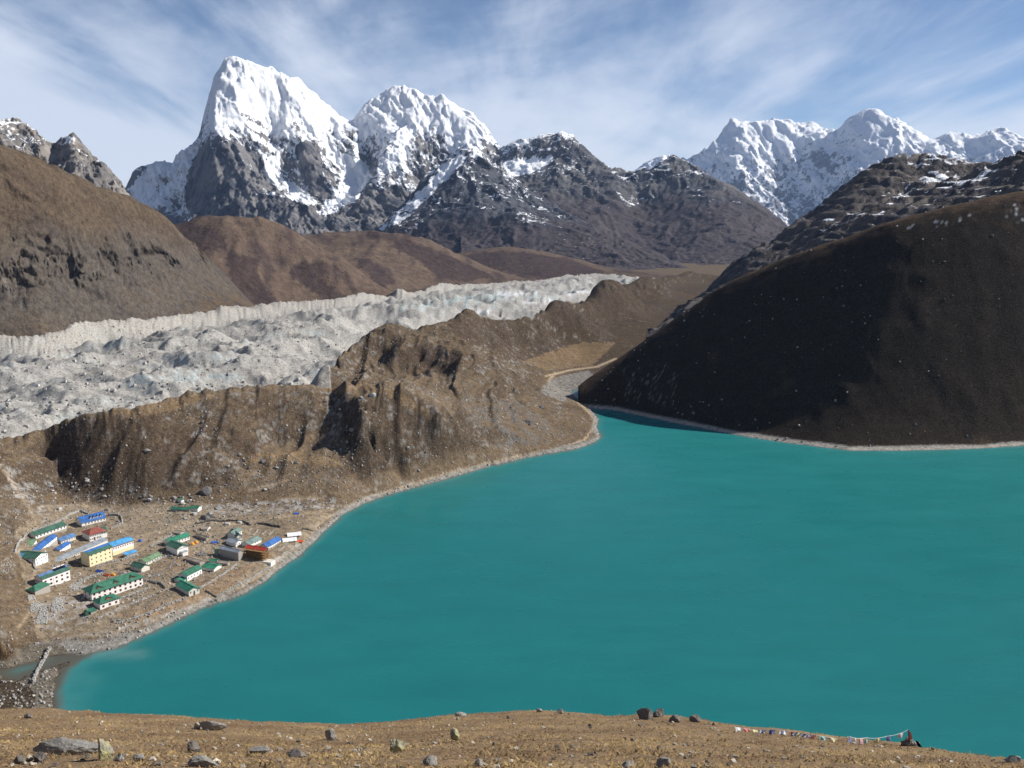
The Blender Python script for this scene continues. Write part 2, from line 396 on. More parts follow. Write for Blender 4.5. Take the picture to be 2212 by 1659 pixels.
vl += [wb, wc, behind(wc, 1.02, -12), [(x * 1.12, y * 1.12, gz(math.hypot(x, y)) - 15) for x, y, z in wc]]
VAL = Patch(R(-35), R(15.5), 345, 5400, q(740), q(640), vl, step=0.011, coarse=2, rows=[(440, 40), (1000, 340), (1350, 120), (2100, 120), (5400, 100)])
def shape_valley():
    p = VAL; x, y, r = p.x, p.y, p.r
    u, v = p.uv()
    # is this spot glacier / outside moraine?  glacier bed = beyond the crest lines
    th = p.th
    def far_of(crest):
        t = np.array([math.atan2(a, b) for a, b, c in crest]); d = np.array([math.hypot(a, b) for a, b, c in crest])
        k = np.argsort(t); return np.interp(th, t[k], d[k], left=d[k][0], right=d[k][-1])
    cr = np.where(th < math.atan2(C1[-1][0], C1[-1][1]), far_of(C1), far_of(C2))
    cr = np.where(th > math.atan2(C2[-1][0], C2[-1][1]), far_of(C3), cr)
    over = (r - cr[None, :]) / cr[None, :]
    wall = far_of(wc)
    glac = sstep(0.045, 0.10, over)
    far = sstep(1.005, 1.02, r / wall[None, :])
    p.cr = cr
    p.over, p.glac, p.wallk = over, glac, r / wall[None, :]
    wbk = far_of(wb)
    inner = glac * (1 - sstep(0.96, 1.0, r / wbk[None, :]))
    # hummocks of the debris covered ice
    wx = x + 30 * fbm(x / 150, y / 150, 2, seed=31); wy = y + 30 * fbm(x / 150, y / 150, 2, seed=37)
    h = ridged(wx / 210, wy / 150, 5, 0.5, seed=3) - 0.45
    h2 = fbm(x / 34, y / 34, 4, 0.55, seed=9)
    p.z += inner * (h * 40 + h2 * 4 + ridged(x / 55, y / 45, 3, .5, seed=77) * 7 - 4)
    # fluted white wall
    wl = sstep(0.955, 1.0, r / wbk[None, :]) * (1 - sstep(1.0, 1.03, r / wall[None, :]))
    tt = np.broadcast_to(th[None, :], r.shape)
    fl = ridged(tt * 260 + 1.6 * fbm(x / 60, y / 60, 3), r / 200, 3, .5, seed=15)
    p.z += wl * ((fl - .5) * 5 + fbm(x / 40, y / 40, 3, seed=16) * 6) + sstep(.99, 1.0, r / wall[None, :]) * (1 - far) * 12 * fbm(tt * 45, r / 4000, 4, seed=2)
    # grassy moraines: ribs and gullies running straight down, terracettes, lumps
    hill = (1 - glac) * sstep(12, 40, p.z)
    along = np.where(r < 1000, x / 26, x / 34) + .5 * fbm(x / 60, y / 60, 2, seed=5)
    rib = ridged(along, y / 260 + .2 * fbm(x / 80, y / 80, 2, seed=4), 3, .5, seed=21)
    p.z += hill * (rib - .55) * (8 - 2 * sstep(850, 980, r)) * (1 - .6 * sstep(-.06, 0.0, over)) * (over < .04)
    p.z += (1 - glac) * sstep(2, 10, p.z) * (fbm(x / 55, y / 55, 4, .5, seed=41) * 3.2)
    p.z += (1 - glac) * sstep(1.0, 20, p.z) * (fbm(x / 12, y / 12, 4, .6, seed=43) * 1.5)
    p.z += (1 - glac) * sstep(850, 950, r) * sstep(8, 25, p.z) * (ridged(x / 60 + .5 * fbm(x / 90, y / 90, 2, seed=45), y / 60, 4, .5, seed=46) - .5) * 7
    # sharpen crest with notches
    p.z += np.exp(-(over / .02) ** 2) * 3.2 * fbm(tt * 120, r / 300, 4, seed=52)
    # village terrace stays gentle
    p.z += (1 - glac) * sstep(.5, 2.5, p.z) * (1 - sstep(10, 20, p.z)) * fbm(x / 9, y / 9, 3, .6, seed=8) * .35
    # shoreline ripple
    p.z += np.exp(-(p.z / 1.2) ** 2) * fbm(x / 14, y / 14, 4, .6, seed=88) * .8
shape_valley()
PATHS_PX = [[(705, 1120), (745, 1098), (800, 1072), (870, 1052), (960, 1024), (1050, 1002), (1120, 985), (1200, 972), (1262, 950), (1282, 925), (1285, 905), (1262, 880), (1225, 850), (1175, 835)],
            [(1180, 812), (1230, 800), (1290, 792), (1330, 775)], [(1210, 845), (1185, 822), (1200, 806)],
            [(0, 1005), (60, 1090), (90, 1165)], [(40, 1355), (75, 1310), (70, 1250), (100, 1180)], [(110, 1395), (95, 1375), (75, 1345)],
            [(250, 1180), (330, 1150), (420, 1128), (520, 1130), (640, 1112), (720, 1100)], [(160, 1290), (250, 1235), (300, 1190), (345, 1165)], [(540, 1060), (620, 1038)], [(600, 1078), (700, 1075)]]
def colour_valley():
    p = VAL; x, y, r = p.x, p.y, p.r
    u, v = p.uv(); sl, dt, dr = p.slope(); y = p.y + p.z
    n1 = fbm(x / 70, y / 70, 5, .6, seed=61); n2 = fbm(x / 16, y / 16, 5, .65, seed=63); n3 = fbm(x / 5, y / 5, 4, .7, seed=65)
    g = np.broadcast_to(GRASS, x.shape + (3,)).copy()
    g = lerp3(g, GRASS2, sstep(.0, .45, n1 + .5 * n2 - .4 * sl) * .8)
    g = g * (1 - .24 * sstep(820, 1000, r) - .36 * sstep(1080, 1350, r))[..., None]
    # dwarf juniper on steep ground; left-facing slopes darker still, shade painted into the colour
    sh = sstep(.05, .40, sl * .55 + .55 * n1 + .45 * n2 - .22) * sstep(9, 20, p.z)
    g = lerp3(g, SHRUB_SHADE, sh * .75)
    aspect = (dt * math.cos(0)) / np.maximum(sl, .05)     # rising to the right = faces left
    g = lerp3(g, SHRUB_SHADE * .9, sstep(.1, .7, aspect) * sstep(.25, .6, sl) * (.45 + .4 * n2) * sstep(9, 20, p.z))
    # scree chutes and boulder litter
    along = x / 26 + .5 * fbm(x / 60, y / 60, 2, seed=5)
    chute = 1 - ridged(along, y / 260 + .2 * fbm(x / 80, y / 80, 2, seed=4), 3, .5, seed=21)
    sc = sstep(.42, .72, chute + .6 * n2) * sstep(.2, .5, sl) * sstep(-.9, .3, n1 + .6 * sstep(800, 1000, r))
    litter = sstep(.12, .55, n3 * .9 + n2 * .5 + .15)
    g = lerp3(g, SCREE, sc * litter * .9)
    bl = sstep(.25, .55, n2 * .8 + n3 * .7) * sstep(-.1, .4, fbm(x / 110, y / 90, 3, seed=71) + .1)
    g = lerp3(g, SCREE * 1.05, bl * .75 * (1 - p.glac))
    # bare trodden ground of the village
    vil = inpoly(u + 14 * n2, v + 8 * n1, [(30, 1150), (90, 1090), (260, 1090), (420, 1085), (640, 1100), (720, 1110), (640, 1195), (520, 1275), (400, 1320), (250, 1375), (80, 1380), (60, 1290)]).astype(float)
    g = lerp3(g, DIRT * (.84 + .25 * n2[..., None]), vil * (.55 + .45 * sstep(-.3, .3, n1 + .4 * n2)))
    for pts, w in (([(420, 1262), (520, 1225), (560, 1215), (470, 1290)], .8), ([(250, 1330), (330, 1305), (460, 1270), (420, 1300), (300, 1345)], .7), ([(320, 1235), (400, 1190), (460, 1195), (380, 1240)], .5)):
        k = inpoly(u + 5 * n2, v + 3 * n3, pts).astype(float); g = lerp3(g, mk(.27, .185, .115), k * w)
    # pale quarried stone heaps and stony strip above the beach
    for kk, pts in enumerate(([(75, 1300), (130, 1290), (200, 1290), (190, 1345), (140, 1365), (85, 1355)], [(215, 1372), (330, 1345), (420, 1312), (500, 1282), (540, 1262), (480, 1282), (380, 1318), (260, 1358), (150, 1375)], [(590, 1222), (640, 1190), (690, 1150), (650, 1170), (600, 1205)],
                [(150, 1275), (200, 1262), (310, 1225), (330, 1230), (200, 1280)], [(0, 1000), (40, 1020), (110, 1120), (90, 1130), (40, 1080)], [(430, 1095), (520, 1085), (720, 1075), (740, 1095), (600, 1110), (470, 1112)],
                [(560, 905), (610, 900), (640, 960), (560, 960)], [(395, 910), (430, 905), (520, 985), (600, 1055), (540, 1060), (450, 990)], [(100, 1045), (190, 1035), (330, 1075), (300, 1095), (120, 1070)], [(680, 850), (725, 850), (760, 960), (740, 990), (700, 930)])):
        k = inpoly(u + 12 * n2, v + 7 * n3, pts).astype(float)
        g = lerp3(g, STONE if kk < 6 else SCREE, k * sstep(-.15 if kk < 6 else .0, .3, n3 + .4 * n2) * (.85 if kk < 6 else .55))
    rg = sstep(.1, .6, fbm(x / 120, y / 160, 4, .6, seed=66) + .35 * n2 + .25) * sstep(1050, 1300, r) * (1 - p.glac)
    g = lerp3(g, mk(.062, .046, .036), rg * .75)
    # paths
    wu = u + 2.5 * n2; wv = v + 1.5 * n3
    for i, l in enumerate(PATHS_PX):
        d = segdist(wu, wv * 1.6, [(a, b * 1.6) for a, b in l])
        g = lerp3(g, mk(.40, .31, .21), np.exp(-(d / (3.2 if i < 3 else 4.0)) ** 2) * (.9 if i < 3 else .55))
    # beach of grey stones
    be = (1 - sstep(1.4, 3.0, p.z + 1.0 * n2 + 2.2 * n1)) * (1 - p.glac) * (1 - sstep(1080, 1150, r))
    g = lerp3(g, mk(.24, .225, .20) * (1 + .45 * n3[..., None]), be * (1 - p.glac))
    wet = (1 - sstep(-.1, .35, p.z)) * (1 - p.glac) * (r < 1100)
    g = lerp3(g, mk(.075, .068, .055), wet)
    k = inpoly(u + 8 * n2, v + 5 * n3, [(-200, 1398), (30, 1408), (10, 1425), (-200, 1425)]) | inpoly(u + 9 * n2, v + 6 * n3, [(-200, 1462), (20, 1470), (62, 1480), (78, 1510), (70, 1560), (-200, 1580)])
    g = lerp3(g, mk(.075, .055, .036) * (1 + .5 * n2[..., None]), k.astype(float) * .85)
    k = inpoly(u + 6 * n2, v + 4 * n3, [(-200, 1395), (130, 1392), (160, 1420), (135, 1470), (140, 1560), (-200, 1590)]).astype(float); g = g * (1 - .42 * k)[..., None] * (1 - k[..., None] * (1 - mk(1.08, .98, .84)))
    # orange meadow shelves
    for pts in ([(520, 985), (640, 972), (700, 985), (760, 1010), (700, 1005), (600, 1000), (530, 1000)], [(690, 838), (790, 828), (860, 842), (900, 870), (820, 850), (720, 850)], [(230, 890), (420, 850), (480, 850), (400, 880), (280, 905)], [(860, 850), (960, 905), (930, 905), (850, 862)], [(1130, 780), (1250, 740), (1330, 740), (1280, 790), (1180, 800)]):
        k = inpoly(u + 12 * n2, v + 7 * n3, pts).astype(float); g = lerp3(g, mk(.235, .158, .085), k * (.5 + .35 * n2))
    for pts in ([(965, 700), (1008, 672), (1060, 705), (1130, 750), (1060, 752), (1000, 735)], [(1170, 668), (1200, 655), (1240, 690), (1260, 720), (1200, 712)], [(1240, 660), (1290, 618), (1340, 650), (1380, 690), (1300, 690)], [(1290, 660), (1390, 600), (1440, 650), (1360, 660)], [(860, 755), (930, 745), (1000, 785), (960, 810), (900, 800)], [(735, 880), (790, 870), (800, 950), (860, 1020), (800, 1010), (750, 960)], [(105, 930), (150, 925), (200, 960), (240, 1050), (130, 1050)]):
        k = inpoly(u + 14 * n2 + 8 * n1, v + 8 * n3 + 6 * n2, pts).astype(float); g = lerp3(g, SHRUB_SHADE, k * (.6 + .35 * n2))  # shrub on the humps; dark left faces, gully and hollow have shade painted in
    k = inpoly(u + 10 * n2, v + 6 * n3, [(1165, 850), (1190, 818), (1270, 800), (1290, 815), (1230, 850), (1225, 870)]).astype(float)
    g = lerp3(g, SCREE * (.75 + .6 * n3[..., None]), k * .9)
    # right flank of the second hill: dark rubble
    k = inpoly(u + 20 * n1, v + 12 * n2, [(1000, 850), (1120, 870), (1200, 920), (1180, 960), (1080, 970), (1010, 900)]).astype(float)
    g = lerp3(g, mk(.13, .12, .11), k * sstep(-.2, .3, n3 + n2) * .8)
    # glacier debris: grey rubble, pale silt, bare ice faces, frozen ponds
    gl = np.broadcast_to(GLAC, x.shape + (3,)) * (1 + .30 * n1 + .22 * n2 + .15 * n3)[..., None]
    gl = lerp3(gl, mk(.30, .272, .238), sstep(.1, .5, fbm(x / 200, y / 90, 4, seed=91)) * .55)
    gl = lerp3(gl, mk(.24, .19, .15), sstep(.38, .55, fbm(x / 160, y / 60, 4, seed=95)) * .6)
    ice = sstep(.55, .85, sl) * sstep(.05, .3, fbm(x / 120, y / 120, 3, seed=97))
    gl = lerp3(gl, mk(.34, .385, .39), ice * .8)
    wallz = sstep(.95, .985, p.wallk)
    gl = lerp3(gl, SAND * (1 + .12 * n2[..., None]), wallz * np.clip(.75 + .5 * n1, 0, .95))
    for pts in ([(840, 668), (1000, 640), (1080, 632), (1180, 640), (1100, 652), (960, 662)], [(980, 672), (1060, 660), (1080, 668), (1000, 680)], [(1150, 645), (1250, 634), (1260, 640), (1170, 655)], [(960, 648), (1050, 636), (1080, 640), (980, 655)]):
        k = inpoly(u + 10 * n2, v + 2.5 * n3, pts).astype(float) * (sl < .35)
        gl = lerp3(gl, mk(.39, .455, .445), k * .75)
    for pts in ([(1060, 634), (1130, 630), (1180, 632), (1090, 640)], [(1200, 632), (1270, 626), (1275, 631), (1210, 637)], [(990, 676), (1070, 668), (1070, 673), (1000, 681)], [(1130, 650), (1190, 645), (1195, 649), (1140, 654)]):
        k = inpoly(u + 8 * n2, v + 2 * n3, pts).astype(float); gl = lerp3(gl, mk(.7, .71, .72), k * .6)
    inner_wall = sstep(0.0, .02, p.over) * (1 - sstep(.04, .1, p.over))     # bare inside of the near moraine
    g = lerp3(g, mk(.40, .375, .34), inner_wall * .9)
    g = g * (1 - p.glac[..., None]) + gl * p.glac[..., None]
    outside = sstep(1.004, 1.02, p.wallk)
    g = lerp3(g, GRASS * .8, outside)
    return g
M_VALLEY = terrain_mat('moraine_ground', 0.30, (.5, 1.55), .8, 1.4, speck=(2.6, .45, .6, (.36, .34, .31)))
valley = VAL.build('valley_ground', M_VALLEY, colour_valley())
# ---------------------------------------------------------------- lake
def build_lake():
    m, nt, b = new_mat('glacial_lake_water')
    at = nt.nodes.new('ShaderNodeAttribute'); at.attribute_name = 'tint'
    gw = ramp_node(nt, noise_node(nt, .02, 6, .62, stretch=(1, 2.4, 1)), [(.3, .93), (.7, 1.07)]); nt.links.new(mul_node(nt, at.outputs['Color'], gw), b.inputs['Base Color'])
    nt.links.new(ramp_node(nt, noise_node(nt, .012, 5, .6, stretch=(1, 2.2, 1)), [(.35, .20), (.65, .42)]), b.inputs['Roughness']); b.inputs['IOR'].default_value = 1.33
    b.inputs['Specular IOR Level'].default_value = 0.20
    bn = nt.nodes.new('ShaderNodeBump'); bn.inputs['Strength'].default_value = .35; bn.inputs['Distance'].default_value = .12
    nt.links.new(noise_node(nt, 0.45, 4, .65, stretch=(1, 1.6, 1)), bn.inputs['Height']); nt.links.new(bn.outputs[0], b.inputs['Normal'])
    th = np.linspace(R(-37), R(56), q(280)); lr = np.linspace(math.log(240), math.log(1500), q(160))
    r = np.exp(lr); x = np.sin(th)[None] * r[:, None]; y = np.cos(th)[None] * r[:, None]
    depth = np.where(th[None] < R(14), -VAL.at(x, y), 12.0)
    n = fbm(x / 120, y / 120, 4, seed=101)
    deep = mk(.012, .146, .150); mid = mk(.021, .188, .188); edge = mk(.13, .125, .10)
    c = lerp3(np.broadcast_to(deep, x.shape + (3,)), mid, sstep(500, 1000, r)[:, None] * .8 + .12 * n)
    c = lerp3(c, mk(.05, .215, .21), (1 - sstep(1.0, 4.5, depth)) * .6)
    c = lerp3(c, edge, (1 - sstep(.1, 1.3, depth + .25 * n)) * .85)
    c = lerp3(c, mk(.085, .075, .058), (1 - sstep(.2, 1.0, depth)) * (x < -200) * .85)
    u, v = project(x, y, x * 0)
    plume = np.exp(-(segdist(u, v * 2, [(215, 2 * 1412), (300, 2 * 1412)]) / 22) ** 2) * .45 * (1 + .5 * n)
    c = lerp3(c, mk(.13, .26, .25), plume)
    keep = (depth > -1.0) & (y < 1150) & (np.hypot(x, y) < np.interp(th, VAL.th, VAL.cr)[None, :] * .97)
    nu, nv = len(th), len(lr)
    i = np.arange(nu - 1)[None, :] + np.arange(nv - 1)[:, None] * nu
    f = np.stack([i, i + 1, i + nu + 1, i + nu], -1)
    kf = keep[:-1, :-1] | keep[1:, :-1] | keep[:-1, 1:] | keep[1:, 1:]
    vtx = np.stack([x, y, x * 0], -1).reshape(-1, 3)
    return grid_mesh('lake_water', vtx, f[kf], m, c.reshape(-1, 3), 'structure')
lake = build_lake()
# ---------------------------------------------------------------- right hill, dark, facing away from the sun
def d_base(u): return np.interp(u, [s[0] for s in SHORE_R], [math.hypot(p[0], p[1]) for p in shoreR])
def crest_d(u, v, tanv):
    x, y, z = ray(u, v); k = -z / math.hypot(x, y); db = d_base(max(u, 1278))
    return (CAM_Z + tanv * db) / (k + tanv)
RHC = [(1210, 858, .7), (1222, 850, .75), (1245, 835, .8), (1280, 812, .72), (1350, 765, .70), (1430, 710, .71), (1500, 665, .73), (1550, 628, .76), (1600, 603, .79), (1700, 560, .86), (1800, 525, .97), (1900, 492, 1.14), (2000, 465, 1.28), (2100, 442, 1.42), (2212, 425, 1.55), (2400, 392, 1.65), (2700, 330, 1.7), (3000, 270, 1.7)]
rhc = [PD(u, v, crest_d(u, v, t)) for u, v, t in RHC]
rl = [rhc, hidden(rhc, 1.05, 5), hidden(rhc, 1.25, 55), shoreR + [PZ(3000, 900, 0)], [(x * .97, y * .97, -8) for x, y, z in shoreR], [(x * 1.008, y * 1.008, 2.6) for x, y, z in shoreR[1:]]]
rl.append([(a[0] * .5 + b[0] * .5, a[1] * .5 + b[1] * .5, b[2] * .5) for a, b in [(PZ(u, v, 0), rhc[k]) for (u, v), k in zip([(1400, 902), (1500, 922), (1600, 942), (1700, 957), (1830, 973), (1920, 974), (2000, 973), (2120, 969), (2212, 963), (2330, 953)], [5, 6, 8, 9, 10, 11, 12, 13, 14, 15])]])
rl.append([(PZ(1215, 862, 1)), (PZ(1250, 876, 1))])
RHP = Patch(R(4), R(50), 800, 1400, q(420), q(260), rl, step=0.010, coarse=2)
def shape_right():
    p = RHP; x, y, r = p.x, p.y, p.r
    a = sstep(2, 30, p.z)
    p.z += a * (ridged(x / 95 + .6 * fbm(x / 120, y / 120, 2, seed=116), (y + p.z) / 160, 4, .5, seed=112) - .5) * 5 * (1 - .8 * sstep(.93, 1.0, r / np.interp(p.th, [math.atan2(a_, b_) for a_, b_, c_ in rhc], [math.hypot(a_, b_) for a_, b_, c_ in rhc])[None, :]))
    p.z += a * (fbm(x / 90, y / 90, 4, .5, seed=111) * 5 + fbm(x / 14, y / 14, 4, .6, seed=113) * 1.3)
    p.z += np.exp(-(p.z / 1.5) ** 2) * fbm(x / 14, y / 14, 4, .6, seed=115) * .7
    u, v = p.uv(); y = p.y + p.z; n1 = fbm(x / 60, y / 60, 5, .6, seed=117); n2 = fbm(x / 14, y / 14, 4, .65, seed=118); n3 = fbm(x / 4, y / 4, 3, .7, seed=119)
    g = np.broadcast_to(mk(.028, .021, .015), x.shape + (3,)) * (1 + .35 * n2)[..., None]  # heath brown, taken darker to stand in for the hill's shade
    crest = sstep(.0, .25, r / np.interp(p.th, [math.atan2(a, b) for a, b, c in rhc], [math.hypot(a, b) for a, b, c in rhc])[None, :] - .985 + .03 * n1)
    g = lerp3(g, mk(.10, .066, .042), sstep(.985, 1.01, r / np.interp(p.th, [math.atan2(a, b) for a, b, c in rhc], [math.hypot(a, b) for a, b, c in rhc])[None, :] + .02 * n2) * .8)  # sunlit rim along the crest, painted in as lighter brown
    g = lerp3(g, mk(.085, .056, .036), sstep(.25, .6, n1 + .4 * n2) * .5)
    g = lerp3(g, mk(.22, .21, .20), sstep(.52, .62, n3 * .6 + n2 * .5) * .8)
    k = inpoly(u + 20 * n1, v + 15 * n2, [(1330, 790), (1420, 780), (1480, 830), (1450, 880), (1360, 880)]).astype(float)
    g = lerp3(g, mk(.20, .19, .185), k * sstep(.15, .45, n3 + .4 * n2) * .7)
    for pts in ([(1930, 500), (2030, 470), (2120, 452), (2100, 470), (1990, 500)], [(2150, 450), (2212, 440), (2230, 470), (2190, 480)]):
        k = inpoly(u + 24 * n2, v + 16 * n3, pts).astype(float); g = lerp3(g, SNOW, k * sstep(.2, .4, fbm(x / 3.2, y / 3.2, 3, .7, seed=120) + .5 * n2) * .4)
    be = 1 - sstep(2.0, 3.2, p.z + .6 * n2 + 1.2 * n1)
    g = lerp3(g, mk(.36, .33, .29) * (1 + .3 * n3[..., None]), be)
    g = lerp3(g, mk(.10, .09, .075), 1 - sstep(-.1, .3, p.z))
    return g
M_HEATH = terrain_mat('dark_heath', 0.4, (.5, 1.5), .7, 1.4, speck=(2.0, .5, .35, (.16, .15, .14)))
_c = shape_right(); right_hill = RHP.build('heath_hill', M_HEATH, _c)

# ---------------------------------------------------------------- left hill with cliffs
lh = [PD(*p) for p in [(-420, 180, 1850), (-250, 240, 1900), (-120, 282, 1960), (0, 325, 2030), (80, 360, 2080), (160, 395, 2140), (250, 430, 2230), (330, 460, 2330), (370, 481, 2390), (400, 515, 2450), (450, 560, 2520), (490, 595, 2580), (530, 640, 2640), (560, 668, 2680)]]
def hillbase(us, dv, f): return [PD(u, np.interp(u, [a for a, b in WC], [b for a, b in WC]) + dv, np.interp(u, _wu, _wd) * f) for u in us]
hb = hillbase([-330, -150, 0, 100, 200, 300, 400, 480, 560, 620], 14, 1.06)
hb0 = [(x * .93, y * .93, z - 130) for x, y, z in hb]
ll = [lh, behind(lh, 1.08, -40), behind(lh, 1.25, -330), hb, hb0,
      ]
ll += between(hb, lh, (.25, .5, .75), -6, 20)
LHP = Patch(R(-35), R(-13), 1500, 2850, q(350), q(330), ll, step=0.010, coarse=2)
def shape_left():
    p = LHP; x, y, r = p.x, p.y, p.r
    u, v = p.uv()
    clf = sstep(470, 560, v + 60 * fbm(x / 160, y / 160, 3, seed=121))     # cliff belt below the grass slope
    clf = clf * (1 - .4 * sstep(680, 720, v))
    tt = np.arctan2(x, y)
    wv = fbm(x / 90, y / 90, 3, seed=125)
    rr = ridged(tt * 30 + 1.3 * wv, r / 300 + .9 * wv, 6, .62, seed=123)
    rr2 = ridged(x / 60 + wv, y / 60, 5, .6, seed=127)
    bf = sstep(10, 90, p.z); p.z += clf * bf * ((rr - .5) * 12 + (rr2 - .5) * 14)
    crag(p, 85, 130, 171, (.35 + .65 * clf) * bf, .62, 3.6); crag(p, 17, 34, 175, clf * bf, .5, 2.6); crag(p, 10, 60, 178, 1 - clf, .6, 3.0)
    p.z += (1 - clf) * (fbm(x / 90, y / 90, 5, .5, seed=129) * 7 + (ridged(tt * 30 + wv, r / 500, 3, .5, seed=124) - .5) * 10)
    # ledges
    st = 17.0; zq = p.z / st + .5 * wv; fr = zq - np.floor(zq)
    p.z += clf * bf * (sstep(.3, .7, fr) - fr) * st * .3
    sl, dt, dr = p.slope()
    x = p.x; y = p.y + p.z
    n1 = fbm(x / 80, y / 80, 5, .6, seed=131); n2 = fbm(x / 18, y / 18, 4, .65, seed=133)
    g = np.broadcast_to(mk(.112, .082, .055), x.shape + (3,)) * (1 + .25 * n2)[..., None]
    g = lerp3(g, mk(.080, .057, .040), sstep(-.1, .4, n1))
    slb = blur(sl, 5)
    rock = sstep(-.1, .3, .5 * (slb - .8) + .9 * n2 + .6 * n1 - .02) * clf
    g = lerp3(g, mk(.105, .090, .076) * (1 + .45 * n2[..., None]), rock * .85)
    g = lerp3(g, mk(.045, .040, .040), sstep(.1, .4, n2 + .5 * n1) * clf * .75)
    g = lerp3(g, mk(.15, .10, .055), sstep(.2, .5, n1 - .2 * slb) * clf * .7)
    k = np.exp(-(segdist(u + 8 * n2, v, [(5, 600), (40, 650), (48, 665)]) / 4) ** 2); g = lerp3(g, SCREE, k * .5)
    return g
M_HILL = terrain_mat('hill_ground', 0.10, (.5, 1.5), .9, 5.0, speck=(2.2, .45, .4, (.22, .20, .175)))
_c = shape_left(); left_hill = LHP.build('cliff_hill', M_HILL, _c)

# ---------------------------------------------------------------- brown hills in the middle distance (three, one behind another)
def brown_hill(name, crest, extra, th, rr, n, seed, dark=None, rib=1.0):
    c = [PD(*p) for p in crest]
    P = Patch(R(th[0]), R(th[1]), rr[0], rr[1], q(n[0]), q(n[1]), [c, behind(c, 1.06, -30), behind(c, 1.25, -260)] + extra, step=0.012, coarse=2)
    x, y, r = P.x, P.y, P.r
    wv = fbm(x / 260, y / 260, 3, seed=seed)
    up = sstep(-60, 20, P.z)
    P.z += up * ((ridged(x / 210 + .35 * wv + y / 900, y / 700 - x / 1500, 4, .5, seed=seed + 1) - .5) * 26 * rib + fbm(x / 60, y / 60, 4, .5, seed=seed + 2) * 5)
    u, v = P.uv(); sl, dt, dr = P.slope(); y = P.y + P.z
    n1 = fbm(x / 200, y / 200, 5, .6, seed=seed + 3); n2 = fbm(x / 40, y / 40, 4, .65, seed=seed + 4)
    g = np.broadcast_to(mk(.118, .084, .062), x.shape + (3,)) * (1 + .2 * n2)[..., None]
    st = fbm(x / 70 + y / 300, y / 260 - x / 500, 4, .6, seed=seed + 5)
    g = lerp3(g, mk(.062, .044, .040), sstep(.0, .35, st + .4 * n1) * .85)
    g = lerp3(g, mk(.165, .118, .080), sstep(.25, .5, -st + .3 * n2) * .6)
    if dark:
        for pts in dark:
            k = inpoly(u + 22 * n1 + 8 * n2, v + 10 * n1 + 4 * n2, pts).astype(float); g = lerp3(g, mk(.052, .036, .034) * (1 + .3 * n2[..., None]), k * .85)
    return P, P.build(name, M_HILL_FAR, g)
M_HILL_FAR = terrain_mat('far_hill_ground', 0.04, (.6, 1.4), .7, 9.0, speck=(2.2, .6, .2, (.2, .17, .14)))
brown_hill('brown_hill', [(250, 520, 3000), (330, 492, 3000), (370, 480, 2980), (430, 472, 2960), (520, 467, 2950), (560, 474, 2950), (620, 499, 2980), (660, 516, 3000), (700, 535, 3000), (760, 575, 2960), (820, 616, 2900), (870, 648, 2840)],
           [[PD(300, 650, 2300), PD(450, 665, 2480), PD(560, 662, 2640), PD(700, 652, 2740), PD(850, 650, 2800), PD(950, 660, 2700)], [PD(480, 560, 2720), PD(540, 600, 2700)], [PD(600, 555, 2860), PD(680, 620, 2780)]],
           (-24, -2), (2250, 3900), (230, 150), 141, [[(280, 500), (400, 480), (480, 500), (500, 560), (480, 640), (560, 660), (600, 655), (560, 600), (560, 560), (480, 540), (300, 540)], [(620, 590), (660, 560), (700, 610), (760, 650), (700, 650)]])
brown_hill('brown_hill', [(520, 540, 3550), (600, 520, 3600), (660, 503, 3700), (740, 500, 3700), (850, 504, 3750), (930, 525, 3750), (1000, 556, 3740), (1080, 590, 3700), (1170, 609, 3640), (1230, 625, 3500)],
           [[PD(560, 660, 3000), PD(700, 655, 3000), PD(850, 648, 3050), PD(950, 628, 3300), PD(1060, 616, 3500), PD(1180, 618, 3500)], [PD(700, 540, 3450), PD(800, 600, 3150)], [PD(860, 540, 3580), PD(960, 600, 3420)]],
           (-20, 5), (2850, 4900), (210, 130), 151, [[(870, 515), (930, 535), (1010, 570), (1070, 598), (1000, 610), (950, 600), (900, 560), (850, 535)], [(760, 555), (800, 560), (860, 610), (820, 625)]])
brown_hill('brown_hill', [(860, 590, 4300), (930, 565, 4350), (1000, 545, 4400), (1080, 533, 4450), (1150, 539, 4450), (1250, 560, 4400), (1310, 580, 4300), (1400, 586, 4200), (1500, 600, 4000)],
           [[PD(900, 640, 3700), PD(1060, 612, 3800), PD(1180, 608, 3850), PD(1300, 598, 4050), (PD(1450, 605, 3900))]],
           (-10, 13), (3500, 5800), (180, 100), 161, [[(990, 555), (1080, 540), (1150, 546), (1250, 567), (1310, 588), (1260, 595), (1180, 602), (1100, 590)]], .6)
